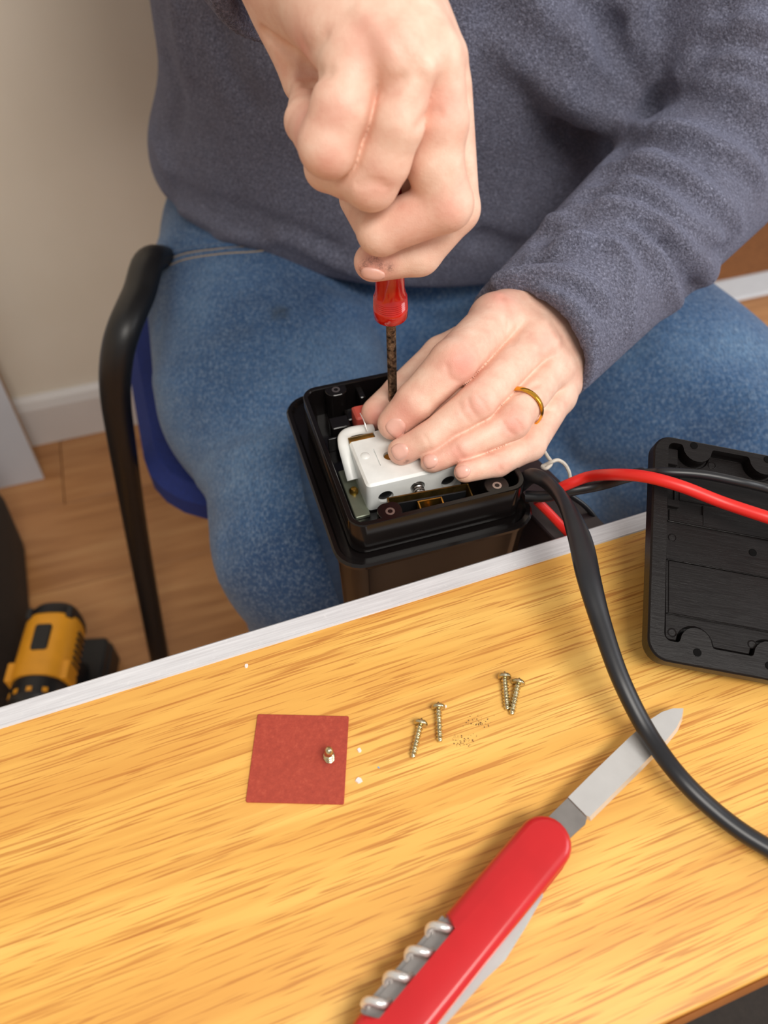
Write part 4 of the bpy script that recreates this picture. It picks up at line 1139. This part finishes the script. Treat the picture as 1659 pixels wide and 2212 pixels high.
cc = [PZ(*q, TT) for q in ((533, 1734), (745, 1739), (752, 1547), (555, 1546))]
cen = sum(cc, Vector()) / 4; cang = atan2(cc[1].y - cc[0].y, cc[1].x - cc[0].x)
cdw = ((cc[1] - cc[0]).length + (cc[2] - cc[3]).length) / 4; cdh = ((cc[3] - cc[0]).length + (cc[2] - cc[1]).length) / 4
cd = mk('fibre_card', *rprism(-cdw, cdw, -cdh, cdh, 0.0008, 0, 0.0011, 0.0002, 3), M['card'])
cd.matrix_world = Matrix.Translation((cen.x, cen.y, TT)) @ Matrix.Rotation(cang, 4, 'Z')
tag(cd, 'square red fibre insulating card lying on the table', 'card')
gp = PZ(711, 1640, TT + 0.0011)
gs = thing('grub_screw', 'short brass grub screw standing on the red card', 'screw', gp)
gm = frame((0, 0, 0), (0.02, 0.18, 1))
mk('shank', *[*xf(screw_mesh(0.0052, 0.0024), gm)], M['zinc'], gs, angle=60)
mk('tip', *lathe([(0.0020, 0.0048), (0.0020, 0.0066), (0.0014, 0.0082), (0.0003, 0.0087)], 16, gm), M['zinc'], gs, angle=60)
rng = random.Random(3)
def speck(px, py, s, mat, name, lab, cat):
    p = PZ(px, py, TT); n = 7; L = []
    base = [(s * (0.6 + 0.5 * rng.random()) * cos(2 * pi * i / n), s * 0.7 * (0.6 + 0.5 * rng.random()) * sin(2 * pi * i / n)) for i in range(n)]
    vf = loft([[(x, y, 0) for x, y in base], [(x * .8, y * .8, s * 0.3) for x, y in base]])
    o = mk(name, *vf, mat); o.location = p; o.rotation_euler = (0, 0, rng.random() * 3); return o
for x, y, s, l in ((776, 1621, .0018, 'white paint flake right beside the red card'), (775, 1686, .0022, 'pale smear flake near the red card corner'), (963, 1526, .0010, 'tiny white flake near a screw head'), (532, 1438, .0014, 'small white flake near the aluminium strip')):
    tag(speck(x, y, s, M['flake'], 'paint_flake', l, 'flake'), l, 'flake')
tag(speck(818, 1658, .0007, M['bluespeck'], 'blue_speck', '', ''), 'tiny blue speck on the table near the red card', 'speck')
dv, df = [], []
for i in range(110):
    cxp, cyp = (1033, 1560) if i % 2 else (1002, 1600)
    px = rng.gauss(cxp, 16); py = rng.gauss(cyp, 7); p = PZ(px, py, TT); s = 0.00007 + 0.00016 * rng.random() ** 2
    v, f = box(-s, s, -s, s, 0, s * 1.5)
    o = len(dv); dv += [Vector(q) + p for q in v]; df += [tuple(k + o for k in q) for q in f]
du = mk('swarf_dust', dv, df, M['crumb'], smooth=False); du['kind'] = 'stuff'; tag(du, 'fine dark swarf dust scattered between the screws', 'dust')

# ------------------------------------------------------------------ pocket knife
KT = TT + 0.0165
e1, e2 = PZ(1240, 1842, KT), PZ(945, 2212, KT)       # right edge of the handle
kax = (e2 - e1).normalized()                          # from the blade end to the far end
kr = Vector((-kax.y, kax.x, 0));                      # towards the right edge
pl_ = PZ(1140, 1793, KT)
if (e1 - pl_).dot(kr) < 0: kr = -kr
hw = 0.0110
endp = PZ(1196, 1757, KT)
ko = e1 - kr * hw; ko = ko - kax * ((ko - endp).dot(kax)); 
KM = Matrix((kax, kr, kax.cross(kr))).transposed().to_4x4(); KM.translation = Vector((ko.x, ko.y, TT))
flipz = KM.to_3x3().col[2].z < 0
if flipz:
    KM = Matrix((kax, -kr, kax.cross(-kr))).transposed().to_4x4(); KM.translation = Vector((ko.x, ko.y, TT))
SY = -1 if flipz else 1
kn = thing('pocket_knife', 'red handled pocket knife with one blade open and a corkscrew', 'pocket knife'); kn.matrix_world = KM
KL_ = 0.1185
def stadium(x0, x1, w, z, r=None, n=10, notch=None):
    r = r or w; pts = []
    for i in range(n + 1):
        t = radians(90 + 180 * i / n); pts.append((x0 + r + r * cos(t), w * sin(t), z))
    for i in range(n + 1):
        t = radians(-90 + 180 * i / n); pts.append((x1 - r + r * cos(t), w * sin(t), z))
    return pts
def scale_part(z0, z1, topside, notch):
    L = []
    seq = [(0.0, z0), (0.0, z0 + (z1 - z0) * 0.35), (0.0007, z0 + (z1 - z0) * 0.7), (0.0020, z0 + (z1 - z0) * 0.93), (0.0036, z1)] if topside else [(0.0036, z0), (0.0020, z0 + (z1 - z0) * .07), (0.0007, z0 + (z1 - z0) * .3), (0, z0 + (z1 - z0) * .65), (0, z1)]
    for ins, z in seq:
        pts = []
        w = hw - ins; x0, x1 = ins, KL_ - ins
        r = w; n = 12
        # left edge (corkscrew side) carries the notch
        for i in range(n + 1):
            t = radians(90 + 180 * i / n); pts.append((x0 + r + r * cos(t), r * sin(t)))
        for i in range(n + 1):
            t = radians(-90 + 180 * i / n); pts.append((x1 - r + r * cos(t), r * sin(t)))
        # side with y = CS * w is the corkscrew side
        out = []
        m_ = len(pts)
        for i in range(m_):
            out.append(pts[i])
        if notch:
            # insert notch points on the straight run of the corkscrew side
            k = n if CS < 0 else m_ - 1
            a, b = (0.0595, 0.1055)
            dp = 0.0062
            run = [(a, -1), (a + 0.0022, 0), (b - 0.003, 0), (b, -1)]
            nn_ = [(a, CS * w), (a + 0.0018, CS * (hw - dp)), (b - 0.0035, CS * (hw - dp)), (b, CS * w)]
            if CS > 0: nn_ = nn_[::-1]
            out = pts[:k + 1] + nn_ + pts[k + 1:]
        L.append([(x, y, z) for x, y in out])
    return loft(L)
CS = -SY
mk('upper_scale', *scale_part(0.0115, 0.0168, True, True), M['kred'], kn, angle=50)
mk('lower_scale', *scale_part(0.0, 0.0045, False, False), M['kred'], kn, angle=50)
for z in (0.0045, 0.0078, 0.0108):
    mk('liner', *loft([stadium(0.0005, KL_ - 0.0005, hw - 0.0008, z), stadium(0.0005, KL_ - 0.0005, hw - 0.0008, z + 0.0008)]), M['dullsteel'], kn, smooth=False)
for x in (0.008, 0.110): mk('rivet_post', *lathe([(0.0022, 0.004), (0.0022, 0.0116)], 14, Matrix.Translation((x, 0, 0))), M['brass'], kn)
mk('back_spring', *rprism(0.004, KL_ - 0.006, min(CS * (hw - 0.0030), CS * (hw - 0.0052)), max(CS * (hw - 0.0030), CS * (hw - 0.0052)), 0.0004, 0.0046, 0.0108, 0.0002, 2), M['steel'], kn)
# open blade
b_dir = (KM.inverted() @ PZ(1475, 1527, TT + 0.010)); b_root = Vector((0.004, 0, 0))
BLn = Vector((b_dir.x, b_dir.y, 0)).length
bang = atan2(b_dir.y, b_dir.x - 0.004)
bl = []
# outline of the blade in its own plane, x along the blade, y>0 the cutting edge side
spine = [(-0.004, -0.0058), (0.0160, -0.0060), (0.032, -0.0063), (0.058, -0.0064), (0.070, -0.0060), (0.079, -0.0044), (0.0845, -0.0020), (0.0875, 0.0008)]
edge = [(-0.004, 0.0056), (0.0105, 0.0060), (0.0130, 0.0062), (0.0148, 0.0046), (0.0165, 0.0066), (0.050, 0.0066), (0.070, 0.0064), (0.078, 0.0056), (0.084, 0.0038), (0.0882, 0.0014)]
sc_ = (BLn + 0.001) / 0.0842 if False else 1.0
outl = [(x * sc_, y) for x, y in spine] + [(x * sc_, y) for x, y in edge[::-1]]
Mbld = Matrix.Translation((0.004, 0, 0)) @ Matrix.Rotation(bang, 4, 'Z') @ Matrix.Scale(-1 if SY > 0 else 1, 4, (0, 1, 0))
XS = 0.0158
bo_ = [(XS, -0.0060)] + spine[2:] + [e for e in edge[::-1] if e[0] > XS] + [(XS, 0.0050)]
to_ = [spine[0], (XS - 0.0003, -0.0060), (XS - 0.0003, 0.0048)] + [e for e in edge[::-1] if e[0] < 0.0145]
mk('blade', *xf(loft([[(x, y, 0.0080) for x, y in bo_], [(x, y, 0.0084) for x, y in bo_], [(x, -0.0064 + (y + 0.0064) * 0.90, 0.0105) for x, y in bo_]]), Mbld), M['steel'], kn, angle=15)
mk('tang', *xf(loft([[(x, y, 0.0080) for x, y in to_], [(x, y, 0.0100) for x, y in to_]]), Mbld), M['dullsteel'], kn, angle=15)
# folded tools showing along the right edge
ft = [(0.020, hw - 0.004), (0.026, hw + 0.0008), (0.040, hw + 0.0028), (0.054, hw + 0.0042), (0.064, hw + 0.0030), (0.086, hw + 0.0018), (0.100, hw + 0.0008), (0.100, hw - 0.004)]
mk('folded_blade', *loft([[(x, SY * y, 0.0056) for x, y in ft], [(x, SY * y, 0.0074) for x, y in ft]]), M['steel'], kn, smooth=False)
mk('folded_opener', *loft([[(x + 0.006, SY * (y - 0.0006), 0.0088) for x, y in ft[:-2]] + [(0.092, SY * (hw - 0.004), 0.0088)], [(x + 0.006, SY * (y - 0.0006), 0.0104) for x, y in ft[:-2]] + [(0.092, SY * (hw - 0.004), 0.0104)]]), M['steel'], kn, smooth=False)
# corkscrew worm lying in the notch
cy_ = CS * (hw - 0.0018)
ck = [Vector((0.0615 + t / (2 * pi) * 0.0116, cy_ + 0.0032 * cos(t), 0.0122 + 0.0032 * sin(t))) for t in [i * 0.25 for i in range(90)]]
mk('corkscrew', *tube(ck, 0.0016, n=12, up=Vector((1, 0, 0))), M['steel'], kn)
mk('corkscrew_spring', *rprism(0.060, 0.105, min(cy_ - CS * 0.004, cy_ + CS * 0.003), max(cy_ - CS * 0.004, cy_ + CS * 0.003), 0.0006, 0.0092, 0.0106, 0.0003, 2), M['dullsteel'], kn)

# ------------------------------------------------------------------ cordless drill on the floor
rq = PZ(112, 1312, 0.19); fq = PZ(68, 1490, 0.19)
dax = (fq - rq); dax.z = 0; DLN = dax.length; dax.normalize()
dzc = 0.162
dr_ = thing('cordless_drill', 'yellow and black cordless drill standing upright on its battery', 'drill', (rq.x, rq.y, 0), atan2(dax.y, dax.x))
def sect(x, w, zt, zb, n=20, p=2.6):
    L = []
    for i in range(n):
        t = 2 * pi * i / n; c_, s_ = cos(t), sin(t)
        yy = w * (abs(c_) ** (2 / p)) * (1 if c_ >= 0 else -1); zz = (abs(s_) ** (2 / p)) * (1 if s_ >= 0 else -1)
        L.append((x, yy, dzc + (zt if zz > 0 else zb) * zz))
    return L
mk('motor_housing', *loft([sect(0.006, .033, .033, .036), sect(0.02, .036, .036, .04), sect(0.06, .0365, .037, .04), sect(0.088, .037, .038, .04), sect(0.105, .037, .038, .038)]), M['yellow'], dr_)
mk('rear_cap', *loft([sect(-0.012, .018, .018, .02), sect(-0.008, .027, .028, .03), sect(0.002, .034, .034, .037), sect(0.012, .0362, .0362, .039), sect(0.013, .030, .03, .03)]), M['toolblack'], dr_)
mk('gear_selector', *rprism(0.032, 0.070, -0.0105, 0.0105, 0.004, dzc + 0.034, dzc + 0.0392, 0.001), M['toolblack'], dr_)
for s in (-1, 1):
    mk('side_vent', *rprism(0.002, 0.018, s * 0.026 - 0.004, s * 0.026 + 0.004, 0.002, dzc + 0.018, dzc + 0.0325, 0.001), M['toolblack'], dr_)
    for k in range(7): mk('grip_rib', *rprism(0.030 + k * 0.009, 0.034 + k * 0.009, s * 0.0365 - 0.0015, s * 0.0365 + 0.0015, 0.0006, dzc - 0.012, dzc + 0.012, 0.0004, 2), M['toolblack'], dr_)
    mk('side_pad', *rprism(0.080, 0.106, s * 0.034 - 0.005, s * 0.034 + 0.005, 0.002, dzc - 0.005, dzc + 0.026, 0.001), M['yellow'], dr_)
RX = Matrix.Translation((0, 0, dzc)) @ Matrix.Rotation(radians(90), 4, 'Y')
mk('clutch_ring', *lathe([(0.030, 0.104), (0.036, 0.105), (0.0355, 0.128), (0.0325, 0.131), (0.0315, 0.141), (0.026, 0.142)], 28, RX), M['toolblack'], dr_)
for k in range(12):
    a = 2 * pi * k / 12
    Mr = RX @ Matrix.Rotation(a, 4, 'Z') @ Matrix.Translation((0.0358, 0, 0.1235))
    mk('clutch_mark', *xf(box(-0.0008, 0.0006, -0.0032, 0.0032, -0.0030, 0.0030), Mr), M['yellow'], dr_, smooth=False)
mk('chuck', *lathe([(0.024, 0.141), (0.0245, 0.160), (0.021, 0.172), (0.012, 0.180), (0.004, 0.181)], 24, RX), M['toolblack'], dr_)
def hs(z, xc, lx, wy): return [(xc + lx * cos(2 * pi * i / 18), wy * sin(2 * pi * i / 18), z) for i in range(18)]
mk('handle', *loft([hs(0.055, 0.030, .022, .019), hs(0.075, 0.036, .020, .017), hs(0.105, 0.044, .021, .017), hs(0.135, 0.050, .026, .021)]), M['toolblack'], dr_)
mk('trigger', *rprism(0.062, 0.078, -0.008, 0.008, 0.004, 0.095, 0.125, 0.003), M['toolblack'], dr_)
mk('battery_foot', *rprism(-0.030, 0.070, -0.036, 0.036, 0.010, 0.045, 0.062, 0.004), M['toolblack'], dr_)
mk('battery', *rprism(-0.032, 0.075, -0.038, 0.038, 0.010, 0.0, 0.046, 0.004), M['toolblack'], dr_)

# dark holdall beside the drill
bg_ = thing('tool_bag', 'dark soft tool bag standing on the floor behind the drill', 'bag', (-0.735, 0.62, 0), RA)
L = []
for z, s in ((0, .92), (.02, 1.0), (.12, 1.04), (.22, 1.0), (.28, .93), (.31, .80), (.325, .5), (.328, .2)):
    L.append([(x * s, y * s, z) for x, y, _ in rrect(-.205, .175, -.19, .19, .07, 0, 6)])
mk('bag_body', *loft(L), M['bag'], bg_)
hd = catmull([Vector((-.09, 0, .31)), Vector((-.08, 0, .36)), Vector((0, 0, .385)), Vector((.06, 0, .36)), Vector((.07, 0, .31))], 6)
mk('carry_handle', *tube(hd, 0.010, 0.005, 10), M['bag'], bg_)

# dark stool pushed under the near side of the table
stl = thing('dark_stool', 'dark padded stool standing under the near table edge', 'stool', (0.26, -0.02, 0), RA)
mk('seat', *rprism(-0.17, 0.17, -0.17, 0.13, 0.06, 0.42, 0.47, 0.012), M['bag'], stl)
for sx in (-0.13, 0.13):
    for sy in (-0.13, 0.09):
        mk('leg', *tube([Vector((sx, sy, 0.42)), Vector((sx * 1.15, sy * 1.15, 0.0))], 0.011, n=10), M['blackmetal'], stl)
